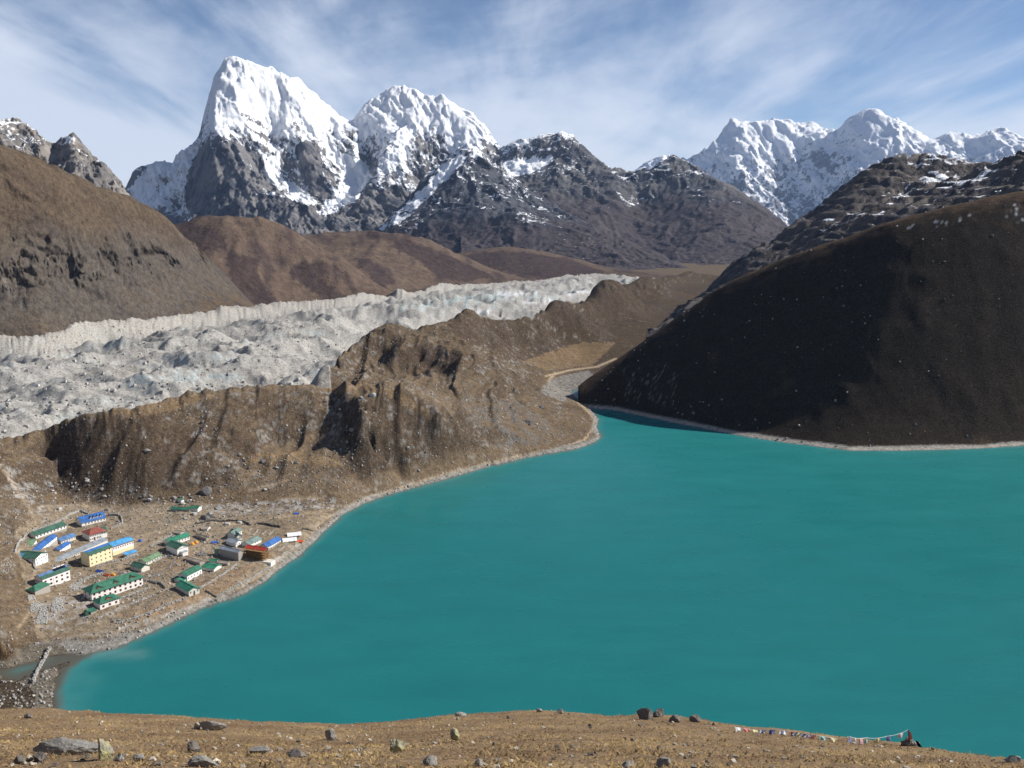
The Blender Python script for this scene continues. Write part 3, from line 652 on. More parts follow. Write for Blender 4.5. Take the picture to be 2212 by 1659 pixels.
# ---------------------------------------------------------------- high mountains: rock and snow
def rock_snow_mat(name, scale, bump, dist):
    m, nt, b = new_mat(name)
    at = nt.nodes.new('ShaderNodeAttribute'); at.attribute_name = 'tint'
    nz = noise_node(nt, scale, 7, .74)
    g = ramp_node(nt, nz, [(.3, .6), (.7, 1.4)])
    c = mul_node(nt, at.outputs['Color'], g)
    # snow lies where the surveyed cover (tint alpha) beats the roughness of the rock
    nf = noise_node(nt, scale * 1.7, 7, .78)
    ma = nt.nodes.new('ShaderNodeMath'); ma.operation = 'MULTIPLY_ADD'; nt.links.new(nf, ma.inputs[0]); ma.inputs[1].default_value = .85; nt.links.new(at.outputs['Alpha'], ma.inputs[2])
    k = ramp_node(nt, ma.outputs[0], [(.89, 0.0), (.95, 1.0)])
    c = mul_node(nt, c, tuple(SNOW), k, 'MIX')
    nt.links.new(c, b.inputs['Base Color']); b.inputs['Roughness'].default_value = .8; b.inputs['Specular IOR Level'].default_value = .12
    bn = nt.nodes.new('ShaderNodeBump'); bn.inputs['Strength'].default_value = bump; bn.inputs['Distance'].default_value = dist
    nt.links.new(noise_node(nt, scale * 1.5, 5, .7), bn.inputs['Height']); nt.links.new(bn.outputs[0], b.inputs['Normal'])
    return m
def mountain(name, lines, th, rr, n, seed, L, amp, mat, colour, flute=0.0, step=.008, ledge=0.0, aniso=1.0, cr=0.0, smooth=None, lowz=None):
    P = Patch(R(th[0]), R(th[1]), rr[0], rr[1], q(n[0]), q(n[1]), lines, step=step, coarse=2, aniso=aniso)
    x, y, r = P.x, P.y, P.r
    wx = fbm(x / L, y / L, 3, seed=seed); wy = fbm(x / L, y / L, 3, seed=seed + 2)
    X, Y = x / L + .45 * wx, y / L + .45 * wy
    ct = np.array([math.atan2(a, b) for a, b, c in lines[0]]); cl_ = np.log([math.hypot(a, b) for a, b, c in lines[0]]); ko = np.argsort(ct)
    dc = np.abs(P.lr[:, None] - np.interp(P.th, ct[ko], cl_[ko])[None, :]); amp0 = amp; amp = amp * (.45 + .55 * sstep(0, .035, dc)); flute = flute * (.25 + .75 * sstep(0, .03, dc))
    if lowz is not None:
        lf_ = .6 + .4 * sstep(lowz, lowz + 260, P.z); amp = amp * lf_; amp0 = amp0 * lf_
    P.z += (ridged(X, Y, 7, .56, seed=seed + 4) - .42) * amp
    P.z += (ridged(X * 3.1, Y * 3.1, 4, .6, seed=seed + 9) - .5) * amp0 * .42 + (ridged(X * 8.7, Y * 8.7, 3, .6, seed=seed + 13) - .5) * amp0 * .17
    if np.any(flute):
        tt = np.arctan2(x, y)
        P.z += (ridged(tt * r.mean() / (L * .16) + .8 * wx, r / (L * 2.2) + .3 * wy, 4, .55, seed=seed + 6) - .5) * flute
    if ledge:
        zq = P.z / ledge + .7 * wx; f = zq - np.floor(zq); P.z += (sstep(.25, .75, f) - f) * ledge * .5
    if cr:
        mk_ = (1 - .60 * sstep(smooth[0], smooth[1], P.z) if smooth else 1.0) * ((.25 + .75 * sstep(lowz, lowz + 220, P.z)) if lowz is not None else 1.0)
        crag(P, cr, L * .5, seed + 51, mk_, .45, 3.4); crag(P, cr * .34, L * .14, seed + 61, mk_, .35 if smooth else -.3, 4.5 if smooth else 3.0)
    g = colour(P, seed)
    return P, P.build(name, mat, g)
def rocksnow(polys_snow, polys_rock, line, rock=(.16, .155, .155), rock2=(.085, .085, .095), bias=0.0, low=None, warm=None, noiseL=260, dust=.4, streak=.5):
    def f(P, seed):
        x, y = P.x, P.y + P.z; u, v = P.uv(); sl, dt, dr = P.slope()
        n1 = fbm(x / noiseL, y / noiseL, 5, .6, seed=seed + 31); n2 = fbm(x / (noiseL * .2), y / (noiseL * .2), 5, .65, seed=seed + 33); n3 = fbm(x / (noiseL * .05), y / (noiseL * .05), 3, .7, seed=seed + 35)
        g = lerp3(np.broadcast_to(mk(*rock), x.shape + (3,)), mk(*rock2), sstep(-.2, .35, n1 + .5 * n2))
        g = g * (1 + .25 * n3)[..., None]
        if warm is not None: g = lerp3(g, mk(*warm), sstep(.1, .5, n2 - .3 * n1) * .5)
        hz = (P.z - line[0]) / line[1]
        s = hz + bias + .9 * n1 + .7 * n2 + .35 * n3 - .55 * np.clip(sl - .9, -1, 1.4)
        uu = u + 9 * n1 + 5 * n2 + 3 * n3; vv = v + 7 * n1 + 5 * n2 + 3 * n3
        for pts, w in polys_snow: s = s + inpoly(uu, vv, pts) * w
        for pts, w in polys_rock: s = s - inpoly(uu, vv, pts) * w
        a = x * .55 + P.z * .83; bb = x * .83 - P.z * .55
        s = s + streak * fbm(a / (noiseL * .13), bb / (noiseL * 1.3), 4, .6, seed=seed + 37)
        if low is not None:
            lc, lz, lw = low
            g = lerp3(g, mk(*lc) * (1 + .25 * n2[..., None]), (1 - sstep(lz, lz + lw, P.z + 120 * n1 + 60 * n2)) * .9)
        return np.concatenate([g, np.clip(.5 + s * .20 + dust * .07, .05, .95)[..., None]], -1)
    return f
M_SNOW = rock_snow_mat('rock_and_snow', 0.02, .8, 14.0)
M_FAR = rock_snow_mat('far_rock_and_snow', 0.008, .6, 30.0)
KA = [(200, 470, 9000), (240, 446, 8900), (275, 406, 8900), (285, 369, 8900), (300, 360, 8900), (325, 357, 8850), (370, 356, 8800), (382, 330, 8800), (405, 318, 8780), (425, 310, 8750), (431, 288, 8720), (438, 245, 8700), (455, 203, 8650), (460, 168, 8650), (475, 150, 8640), (480, 135, 8620), (492, 123, 8600), (510, 127, 8600), (540, 142, 8640), (560, 145, 8660), (600, 160, 8720), (640, 175, 8780), (655, 179, 8800), (680, 205, 8870), (720, 240, 8960), (745, 258, 9010), (762, 269, 9050), (768, 250, 9050), (780, 232, 9050), (800, 212, 9050), (815, 210, 9060), (830, 196, 9080), (850, 180, 9100), (870, 183, 9100), (900, 200, 9100), (930, 210, 9090), (955, 207, 9060), (966, 221, 9050), (985, 236, 9050), (1020, 248, 9030), (1032, 266, 9000), (1050, 276, 8980), (1060, 294, 8950), (1083, 314, 8900), (1095, 350, 8850), (1130, 420, 8800)]
ka = [PD(*p) for p in KA]
def PDs(*a): return [PD(*p) for p in a]
la = [ka, behind(ka, 1.03, -150), behind(ka, 1.14, -800),
      PDs((478, 152, 8600), (466, 185, 8480), (462, 225, 8380), (455, 264, 8260), (451, 306, 8140), (458, 336, 8050), (474, 391, 7900), (527, 408, 7780), (565, 420, 7680)),
      PDs((447, 250, 8620), (430, 320, 8660), (412, 370, 8560), (402, 420, 8450), (425, 476, 8150)),
      PDs((300, 410, 8780), (330, 425, 8600), (360, 440, 8400), (390, 470, 8450)), PDs((345, 395, 8700), (390, 375, 8560)), PDs((320, 470, 8400), (360, 490, 8300)),
      PDs((565, 420, 7600), (600, 425, 7480), (629, 436, 7380), (684, 468, 7200), (747, 500, 7000)), PDs((520, 450, 7400), (600, 480, 7100), (700, 520, 6800)), PDs((430, 500, 7500), (520, 510, 7000)),
      PDs((540, 200, 8480), (545, 280, 8320), (560, 360, 8150), (590, 405, 7980)), PDs((620, 225, 8560), (625, 300, 8400), (605, 370, 8230), (590, 395, 8120)), PDs((600, 200, 8640), (585, 300, 8440)),
      PDs((675, 250, 8700), (660, 292, 8480), (668, 350, 8280), (690, 405, 8060), (712, 432, 7900)), PDs((640, 350, 8360), (630, 410, 8120)), PDs((715, 290, 8800), (735, 320, 8680)), PDs((620, 420, 7960), (690, 442, 7800)),
      PDs((790, 355, 8760), (775, 405, 8380), (735, 450, 7900), (690, 478, 7500)), PDs((740, 350, 8660), (770, 368, 8600)),
      PDs((768, 290, 8820), (780, 340, 8660)), PDs((800, 250, 8900), (805, 320, 8720)),
      PDs((868, 290, 8660), (845, 320, 8480), (822, 352, 8300), (800, 400, 8020), (790, 450, 7700)), PDs((870, 240, 8960), (880, 270, 8850)), PDs((930, 250, 8950), (925, 330, 8680), (900, 400, 8250), (850, 460, 7700)), PDs((985, 290, 8850), (990, 350, 8600)), PDs((1040, 320, 8760), (1060, 380, 8450)),
      PDs((780, 500, 7000), (900, 520, 6900), (1050, 480, 7300))]
cho_snow = [([(450, 260), (460, 160), (490, 120), (660, 175), (760, 265), (700, 270), (660, 300), (640, 260), (600, 300), (560, 260), (520, 240), (490, 300), (470, 280)], .9), ([(275, 410), (330, 350), (430, 310), (410, 380), (400, 440), (420, 480), (300, 460)], 1.1),
            ([(575, 340), (600, 330), (610, 385), (640, 400), (690, 440), (640, 440), (590, 400), (570, 380)], 1.6), ([(700, 310), (740, 330), (790, 350), (800, 380), (770, 430), (700, 470), (680, 460), (730, 410), (740, 370), (705, 340)], 1.6),
            ([(770, 250), (850, 180), (960, 210), (950, 250), (880, 270), (800, 290), (775, 300)], .8), ([(560, 400), (600, 420), (690, 440), (640, 436), (580, 425)], 1.2), ([(660, 270), (690, 240), (720, 270), (700, 290)], .6), ([(820, 330), (880, 310), (900, 370), (850, 400), (810, 380)], .5), ([(960, 230), (1040, 290), (1040, 330), (960, 330)], .4)]
cho_rock_shade = [([(455, 300), (470, 290), (560, 330), (580, 390), (590, 415), (565, 420), (500, 405), (470, 400)], .85), ([(405, 365), (430, 330), (450, 300), (462, 340), (478, 392), (520, 405), (560, 425), (520, 450), (440, 485), (400, 440)], 1.7), ([(640, 320), (660, 300), (690, 320), (700, 400), (730, 430), (690, 430), (650, 380)], 1.3), ([(560, 420), (640, 430), (760, 505), (430, 505), (520, 430)], 1.6), ([(735, 280), (765, 280), (765, 320), (740, 315)], .7),  # bare rock; shade on the left face and foot ridge put in as rock
            ([(575, 395), (610, 395), (640, 415), (620, 430), (575, 420)], 1.0), ([(770, 440), (860, 400), (900, 430), (900, 520), (760, 500)], 1.0), ([(900, 280), (960, 290), (1000, 340), (960, 400), (880, 380)], .6), ([(1040, 300), (1090, 310), (1090, 360), (1050, 350)], .5), ([(520, 440), (700, 470), (760, 510), (500, 510)], 1.0)]
CHO, _ = mountain('snow_mountain', la, (-25, 2.5), (6700, 9600), (450, 340), 201, 620, 115, M_SNOW,
                  rocksnow(cho_snow, cho_rock_shade, (650, 420), warm=(.24, .21, .18), bias=.44, rock=(.17, .163, .16), rock2=(.046, .049, .062), streak=1.35), flute=20, step=.007, cr=150, smooth=(620, 900))
kb = PDs((780, 525, 6100), (815, 495, 6300), (860, 455, 6350), (893, 417, 6400), (926, 379, 6500), (981, 334, 6600), (1006, 311, 6650), (1025, 318, 6650), (1039, 326, 6650), (1053, 348, 6650), (1078, 370, 6650), (1091, 378, 6650), (1146, 411, 6600), (1201, 447, 6500), (1260, 482, 6300), (1330, 522, 6000), (1420, 560, 5600), (1500, 588, 5300))
lb = [kb, behind(kb, 1.03, -60), behind(kb, 1.12, -500),
      PDs((905, 425, 6380), (960, 420, 6260), (1010, 440, 6080), (1044, 447, 5960), (1086, 457, 5860), (1121, 463, 5760), (1135, 485, 5640)), PDs((1146, 470, 6050), (1174, 470, 5900), (1229, 491, 5700), (1290, 520, 5450), (1350, 555, 5100), (1400, 580, 4800)),
      PDs((860, 500, 6000), (900, 540, 5600)), PDs((960, 480, 5850), (980, 540, 5450)), PDs((1060, 510, 5500), (1080, 545, 5250)), PDs((1140, 440, 6300), (1160, 455, 6150)),
      PDs((800, 560, 5400), (900, 575, 5200), (1000, 580, 5000), (1100, 575, 4950), (1200, 585, 4850), (1300, 590, 4700), (1400, 592, 4650))]
MB, _ = mountain('rock_mountain', lb, (-12, 13), (4550, 6950), (320, 260), 231, 420, 85, M_SNOW,
                 rocksnow([([(815, 495), (900, 420), (990, 330), (1000, 350), (940, 410), (880, 470), (830, 500)], .95), ([(850, 480), (900, 460), (920, 480), (880, 505)], .6), ([(1120, 455), (1180, 470), (1190, 485), (1110, 475)], .5)], [([(900, 500), (1000, 440), (1100, 470), (1150, 520), (1200, 560), (900, 560)], .6)], (560, 420), rock=(.075, .078, .09), rock2=(.027, .030, .040), bias=-.04, low=((.056, .044, .045), 20, 150), dust=.55), step=.010, cr=62, lowz=60)
kc = PDs((1040, 380, 8050), (1070, 340, 8000), (1085, 317, 8000), (1110, 300, 7980), (1135, 300, 7960), (1160, 297, 7940), (1185, 287, 7900), (1201, 291, 7900), (1234, 288, 7880), (1256, 312, 7820), (1270, 326, 7780), (1288, 341, 7720), (1329, 369, 7620), (1354, 384, 7560), (1390, 390, 7520), (1413, 375, 7500), (1425, 358, 7480), (1459, 337, 7420), (1471, 350, 7400), (1505, 356, 7320), (1538, 383, 7220), (1580, 400, 7120), (1622, 429, 7020), (1664, 458, 6900), (1702, 492, 6760), (1740, 520, 6600))
lc = [kc, behind(kc, 1.03, -70), behind(kc, 1.12, -500),
      PDs((1193, 311, 7700), (1228, 347, 7450), (1287, 384, 7150), (1340, 425, 6800)), PDs((1100, 366, 7500), (1150, 352, 7620), (1185, 345, 7560)), PDs((1110, 400, 7200), (1200, 400, 7000), (1240, 430, 6800)),
      PDs((1459, 345, 7350), (1475, 400, 6950), (1490, 470, 6350), (1505, 530, 5800), (1545, 588, 5200)), PDs((1380, 440, 6900), (1400, 500, 6300), (1420, 550, 5800)), PDs((1560, 430, 6700), (1620, 500, 6100), (1640, 550, 5600)), PDs((1300, 440, 6700), (1320, 500, 6100)),
      PDs((1250, 540, 5700), (1330, 570, 5300), (1450, 592, 5000), (1560, 600, 5000), (1650, 590, 5200), (1720, 570, 5500))]
MC, _ = mountain('rock_mountain', lc, (-3, 19), (4900, 8300), (320, 260), 261, 460, 75, M_SNOW,
                 rocksnow([([(1085, 350), (1190, 335), (1185, 355), (1150, 372), (1100, 385)], 1.5), ([(1330, 420), (1400, 400), (1420, 430), (1360, 450)], .6), ([(1190, 490), (1230, 500), (1260, 490), (1240, 470)], .0)], [([(1190, 310), (1290, 385), (1350, 400), (1290, 340), (1240, 300)], .6)], (640, 420), rock=(.115, .112, .112), rock2=(.032, .035, .046), bias=-.24, low=((.056, .043, .044), 130, 190), warm=(.24, .20, .16), dust=.5), step=.010, cr=58, lowz=160)
# rocky peaks behind the left hill
kl = PDs((-200, 230, 4100), (-90, 250, 4050), (0, 265, 4000), (35, 259, 3980), (55, 268, 3980), (75, 281, 3970), (95, 308, 3960), (112, 320, 3960), (125, 308, 3940), (150, 294, 3920), (163, 295, 3910), (180, 318, 3900), (205, 344, 3890), (235, 368, 3880), (262, 388, 3870), (276, 415, 3860), (287, 442, 3850), (310, 475, 3840))
ll2 = [kl, behind(kl, 1.03, -40), behind(kl, 1.15, -400), PDs((-200, 420, 3500), (0, 430, 3450), (120, 440, 3450), (220, 460, 3450), (300, 500, 3500)), PDs((150, 310, 3860), (170, 380, 3640)), PDs((30, 290, 3900), (60, 380, 3600)), PDs((112, 345, 3860), (115, 400, 3660))]
MP, _ = mountain('rock_mountain', ll2, (-34, -19.5), (3350, 4250), (190, 140), 281, 180, 52, M_SNOW,
                 rocksnow([([(0, 300), (60, 290), (110, 330), (60, 340)], .15), ([(130, 305), (160, 295), (165, 315), (120, 320)], .6)], [], (430, 260), rock=(.23, .21, .19), rock2=(.11, .105, .105), bias=-.62, warm=(.30, .21, .15), noiseL=90, dust=.6), ledge=22, cr=60)
# far snow peaks
KF = [(1330, 395), (1354, 385), (1371, 375), (1390, 360), (1409, 346), (1425, 344), (1442, 341), (1470, 355), (1505, 356), (1522, 333), (1538, 312), (1555, 283), (1584, 258), (1601, 275), (1610, 260), (1635, 268), (1656, 264), (1672, 283), (1685, 281), (1710, 289), (1735, 285), (1760, 272), (1781, 290), (1802, 279), (1831, 262), (1877, 240), (1900, 235), (1927, 264), (1940, 258), (1965, 279), (1990, 295), (2011, 308), (2036, 295), (2048, 287), (2082, 293), (2103, 299), (2136, 287), (2161, 279), (2186, 293), (2212, 312), (2260, 300), (2330, 330)]
kf = [PD(u, v, 19000 + (900 if u > 1665 and u < 1790 else 0)) for u, v in KF]
lf = [kf, behind(kf, 1.02, -200), behind(kf, 1.1, -1500),
      PDs((1584, 262, 18900), (1596, 310, 18400), (1600, 350, 18100), (1590, 395, 17700), (1640, 460, 17200)), PDs((1540, 360, 18200), (1560, 420, 17600)), PDs((1650, 330, 18500), (1680, 380, 18300), (1700, 440, 17900)),
      PDs((1900, 240, 18900), (1895, 290, 18500), (1880, 340, 18100), (1850, 400, 17700)), PDs((1800, 330, 18500), (1780, 400, 18100), (1740, 460, 17600)), PDs((1940, 265, 18800), (1950, 320, 18300)), PDs((1990, 300, 18800), (1985, 350, 18200)), PDs((2048, 295, 18800), (2060, 350, 18200)), PDs((2161, 285, 18800), (2140, 350, 18200)), PDs((2100, 310, 18700), (2100, 370, 18200)),
      PDs((1400, 420, 17500), (1500, 440, 17300), (1600, 500, 16800), (1720, 520, 16600), (1850, 480, 16900), (2000, 440, 17200), (2212, 440, 17200), (2330, 440, 17200))]
MF, _ = mountain('snow_mountain', lf, (5.5, 31.5), (16400, 20600), (350, 180), 291, 1300, 230, M_FAR,
                 rocksnow([([(1500, 350), (1584, 255), (1660, 262), (1900, 230), (2220, 280), (2220, 330), (1700, 330)], .25)], [([(1800, 290), (1880, 260), (1860, 330), (1800, 380), (1740, 340)], .35)], (1150, 1100), rock=(.20, .20, .215), rock2=(.13, .13, .145), bias=.66, noiseL=700, dust=.7), flute=60, step=.007, cr=260, smooth=(900, 1500))
# ---------------------------------------------------------------- dark snowy hill behind the right hill
kr = PDs((1500, 645, 1850), (1545, 612, 2000), (1600, 572, 2100), (1660, 530, 2150), (1700, 500, 2180), (1760, 450, 2220), (1830, 395, 2260), (1880, 360, 2290), (1920, 345, 2310), (1950, 340, 2320), (2000, 337, 2350), (2080, 350, 2400), (2140, 372, 2400), (2168, 372, 2330), (2212, 338, 2200), (2260, 300, 2150), (2400, 220, 2100), (2700, 100, 2100), (3000, 20, 2150))
lr_ = [kr, behind(kr, 1.05, -40), behind(kr, 1.3, -350), PDs((2212, 345, 2150), (2160, 368, 2080), (2100, 393, 2000), (2060, 398, 1970), (2006, 405, 1930), (1930, 432, 1880), (1873, 462, 1830), (1800, 490, 1800), (1724, 530, 1790)), PDs((2140, 395, 2230), (2050, 410, 2150), (1950, 440, 2080), (1880, 458, 1960)),
       PDs((1760, 470, 2120), (1730, 510, 1980)), PDs((1900, 400, 2180), (1890, 440, 2050)),
       PDs((1500, 670, 1650), (1600, 640, 1600), (1700, 600, 1560), (1850, 560, 1540), (2000, 520, 1540), (2212, 480, 1540), (2500, 420, 1600), (3000, 300, 1650))]
MR, _ = mountain('snowy_crag_hill', lr_, (8, 46), (1500, 2600), (320, 200), 311, 190, 26, M_SNOW,
                 rocksnow([([(1890, 470), (1960, 400), (2010, 370), (2140, 375), (2120, 395), (2010, 400), (1950, 430)], .5), ([(1770, 470), (1870, 455), (1880, 475), (1790, 490)], .35)], [([(1700, 520), (1900, 345), (1960, 340), (1900, 440), (1780, 460)], .25)], (330, 300), rock=(.10, .085, .075), rock2=(.05, .046, .05), bias=-.62, noiseL=80, dust=.35), ledge=14, cr=16)
# ---------------------------------------------------------------- ground sheet to the horizon
def far_ground():
    n = 64; th = np.linspace(0, 2 * np.pi, n, endpoint=False); rr = [200, 2500, 6000, 12000, 30000, 90000]
    v = []; f = []
    for r in rr: v += [(math.sin(t) * r, math.cos(t) * r, -420.0) for t in th]
    for k in range(len(rr) - 1):
        for i in range(n):
            j = (i + 1) % n; f.append((k * n + i, k * n + j, (k + 1) * n + j, (k + 1) * n + i))
    v = np.array(v); return grid_mesh('valley_floor', v, np.array(f), M_HILL_FAR, np.broadcast_to(mk(.12, .09, .065), v.shape), 'structure')
far_ground()
# ---------------------------------------------------------------- the slope at the photographer's feet
def GF(u, v, d): return PD(u, v, d)
edge = [(-250, 1525, 50), (-100, 1530, 49), (0, 1533, 48), (60, 1532, 48), (110, 1530, 48), (160, 1537, 47), (210, 1537, 47), (260, 1543, 46), (330, 1546, 46), (400, 1546, 45), (460, 1553, 44), (560, 1559, 43), (700, 1563, 43), (760, 1562, 44), (860, 1557, 46), (960, 1545, 48), (1020, 1541, 49), (1100, 1537, 50), (1180, 1535, 50), (1260, 1541, 49), (1330, 1548, 48), (1400, 1541, 48), (1460, 1546, 47), (1530, 1559, 46), (1600, 1570, 45), (1700, 1576, 44), (1800, 1590, 43), (1900, 1602, 42), (1960, 1608, 41), (2020, 1617, 39), (2100, 1628, 37), (2212, 1640, 35), (2400, 1662, 33)]
eg = [PD(*p) for p in edge]
foot = [(-300, 1659, 16.5), (0, 1659, 16.3), (300, 1659, 16.0), (700, 1659, 15.8), (1100, 1659, 15.6), (1600, 1659, 16.2), (2000, 1659, 19), (2212, 1659, 23), (2500, 1690, 22)]
fg = [PD(*p) for p in foot]
near = [(-4, 3, 216.0), (4, 3, 216.0), (8, -2, 218.0), (0, 0.6, 218.2), (-8, -2, 218.0)]
fl = [eg, [(x * 1.06, y * 1.06, z - 2.6) for x, y, z in eg], [(x * 1.35, y * 1.35, z - 15) for x, y, z in eg], fg,
      *between(fg, eg, (.2, .4, .6, .8, .93), -.25, 40),
      [(-2.5, 4, 216.2), (0, 4, 216.2), (2.5, 4, 216.2)], [(-6, 9, 213.4), (0, 9, 213.5), (6, 9, 213.2)],
      [(-220, 330, -6), (-100, 345, -8), (0, 350, -8), (150, 340, -8), (300, 320, -8)], [(-150, 210, 70), (0, 230, 62), (150, 210, 60)]]
FORE = Patch(R(-42), R(42), 3.2, 380, q(460), q(270), fl, step=0.02, coarse=2, rows=[(13, 14), (54, 215), (90, 20), (380, 21)])
def shape_fore():
    p = FORE; x, y, r = p.x, p.y, p.r
    w = sstep(4, 12, r)
    p.z += w * (fbm(x / 5, y / 5, 4, .5, seed=401) * .10 + fbm(x / 1.1, y / 1.4, 4, .6, seed=403) * .06)
    p.z += w * np.maximum(0, fbm(x / .42, y / .42, 3, .6, seed=405)) * .06
    p.z += sstep(52, 90, r) * fbm(x / 14, y / 14, 5, .55, seed=407) * 5
    n1 = fbm(x / 4, y / 4, 5, .6, seed=411); n2 = fbm(x / .9, y / .9, 4, .65, seed=413); n3 = fbm(x / .25, y / .25, 3, .7, seed=415)
    g = np.broadcast_to(mk(.235, .163, .098), x.shape + (3,)) * (1 + .22 * n2 + .2 * n3)[..., None]
    g = lerp3(g, mk(.33, .232, .122), sstep(.0, .45, n1 + .3 * n2) * .75)
    g = lerp3(g, mk(.17, .105, .062), sstep(.0, .4, -n1 + .5 * n2) * .7)
    g = lerp3(g, mk(.085, .055, .035), sstep(.30, .50, n3 * .6 + n2 * .5) * .6)
    return g
M_FORE = terrain_mat('dry_alpine_turf', 7.0, (.62, 1.38), 1.0, .06)
_c = shape_fore(); fore = FORE.build('grassy_slope', M_FORE, _c)
# ================================================================ the village
def paint(name, col, rough=.7, var=.18, scale=1.2, metal=0.0, spec=.25, bumpk=0.0, wave=None):
    m, nt, b = new_mat(name)
    g = ramp_node(nt, noise_node(nt, scale, 5, .65), [(.3, 1 - var), (.7, 1 + var)])
    c = mul_node(nt, g, tuple(col))
    nt.links.new(c, b.inputs['Base Color']); b.inputs['Roughness'].default_value = rough
    b.inputs['Metallic'].default_value = metal; b.inputs['Specular IOR Level'].default_value = spec
    if bumpk:
        bn = nt.nodes.new('ShaderNodeBump'); bn.inputs['Strength'].default_value = bumpk; bn.inputs['Distance'].default_value = .1
        nt.links.new(noise_node(nt, scale * 3, 4, .7), bn.inputs['Height']); nt.links.new(bn.outputs[0], b.inputs['Normal'])
    return m
MT = dict(
    white=paint('whitewash', (.80, .78, .74), .85, .06), yellow=paint('yellow_paint', (.78, .69, .44), .8, .06), stonewall=paint('dry_stone', (.36, .335, .30), .95, .35, 2.5, bumpk=.8), cream=paint('cream_plaster', (.66, .63, .55), .85, .08),
    green=paint('green_sheet_roof', (.045, .155, .10), .55, .38, .35), dgreen=paint('dark_green_sheet', (.05, .12, .085), .6, .38, .35), bright=paint('bright_green_sheet', (.04, .195, .12), .5, .38, .35), lgreen=paint('pale_green_sheet', (.15, .235, .135), .6, .38, .35), ggrey=paint('grey_green_sheet', (.17, .24, .215), .6, .38, .35),
    blue=paint('blue_sheet_roof', (.045, .13, .35), .5, .38, .35), lblue=paint('light_blue_sheet', (.09, .32, .58), .5, .38, .35), slate=paint('slate_blue_sheet', (.10, .19, .36), .55, .38, .35), grey=paint('grey_sheet_roof', (.30, .33, .36), .5, .38, .35), red=paint('red_sheet_roof', (.30, .095, .07), .6, .38, .35), fred=paint('fresh_red_sheet', (.42, .055, .035), .5, .38, .35), rust=paint('rusty_sheet', (.30, .25, .20), .8, .38, .35),
    glass=paint('window_glass', (.025, .03, .035), .15, .1, spec=.5), frame_r=paint('red_brown_frame', (.27, .055, .035), .7, .15), frame_w=paint('white_frame', (.7, .7, .68), .7, .05), wood=paint('raw_timber', (.36, .215, .09), .8, .3), dwood=paint('dark_timber', (.10, .065, .04), .85, .3), panel=paint('solar_glass', (.012, .014, .03), .12, .1, spec=.6), tank=paint('white_tank', (.8, .8, .8), .4, .05),
    canvas=paint('white_canvas', (.82, .82, .82), .9, .06), orange=paint('orange_nylon', (.75, .33, .04), .8, .12), tarp_b=paint('blue_tarp', (.03, .10, .42), .6, .2), tarp_r=paint('orange_red_tarp', (.60, .10, .03), .7, .2), rock=paint('grey_rock', (.25, .24, .225), .95, .4, 1.4, bumpk=.9), rockd=paint('dark_rock', (.13, .125, .12), .95, .4, 1.4, bumpk=.9), rockp=paint('pale_rock', (.42, .405, .375), .95, .3, 1.6, bumpk=.8))
class MB:
    def __init__(s): s.v, s.f, s.m = [], [], []
    def add(s, vs, fs, mi=0):
        o = len(s.v); s.v += [tuple(p) for p in vs]; s.f += [tuple(i + o for i in f) for f in fs]; s.m += [mi] * len(fs)
    def box(s, x0, x1, y0, y1, z0, z1, mi=0):
        s.add([(x0, y0, z0), (x1, y0, z0), (x1, y1, z0), (x0, y1, z0), (x0, y0, z1), (x1, y0, z1), (x1, y1, z1), (x0, y1, z1)],
              [(0, 3, 2, 1), (4, 5, 6, 7), (0, 1, 5, 4), (1, 2, 6, 5), (2, 3, 7, 6), (3, 0, 4, 7)], mi)
    def bar(s, a, b, w, mi=0):
        a, b = Vector(a), Vector(b); d = (b - a).normalized(); up = Vector((0, 0, 1)) if abs(d.z) < .9 else Vector((1, 0, 0))
        p = d.cross(up).normalized() * w / 2; qv = d.cross(p).normalized() * w / 2
        vs = [a - p - qv, a + p - qv, a + p + qv, a - p + qv, b - p - qv, b + p - qv, b + p + qv, b - p + qv]
        s.add(vs, [(0, 1, 2, 3), (7, 6, 5, 4), (0, 4, 5, 1), (1, 5, 6, 2), (2, 6, 7, 3), (3, 7, 4, 0)], mi)
    def slab(s, pts, t, mi=0):              # a polygon given thickness t straight down
        n = len(pts); lo = [(x, y, z - t) for x, y, z in pts]
        s.add(list(pts) + lo, [tuple(range(n)), tuple(range(2 * n - 1, n - 1, -1))] + [(i, i + n, (i + 1) % n + n, (i + 1) % n) for i in range(n)], mi)
    def mesh(s, name, mats):
        me = bpy.data.meshes.new(name); me.from_pydata(s.v, [], s.f); me.update()
        for m in (mats if isinstance(mats, (list, tuple)) else [mats]): me.materials.append(m)
        if len(me.materials) > 1: me.polygons.foreach_set('material_index', s.m)
        return me
    def build(s, name, mats, parent=None): return link(name, s.mesh(name, mats), parent)
def link(name, me, parent=None, loc=None, rz=None):
    o = bpy.data.objects.new(name, me); COL.objects.link(o)
    if parent is not None: o.parent = parent
    if loc is not None: o.location = loc
    if rz is not None: o.rotation_euler = (0, 0, rz)
    return o
def tag(o, label, cat, group=None):
    o['label'] = label; o['category'] = cat
    if group: o['group'] = group
    return o
def zo(ox, oy, sc): return lambda x, y: ((ox + x / sc) / 1.4756, (oy + y / sc) / 1.4756)
Za, Z1, Z2, Z3, Z4, Z5, Z6, Z7, Z8, Zb = zo(20, 1600, 4.809), zo(20, 1600, 9.617), zo(220, 1600, 9.617), zo(60, 1760, 7.213), zo(250, 1760, 7.212), zo(480, 1660, 9.217), zo(680, 1660, 6.9125), zo(480, 1760, 6.9125), zo(480, 1560, 6.9125), zo(460, 1560, 3.687)
WIN = {}
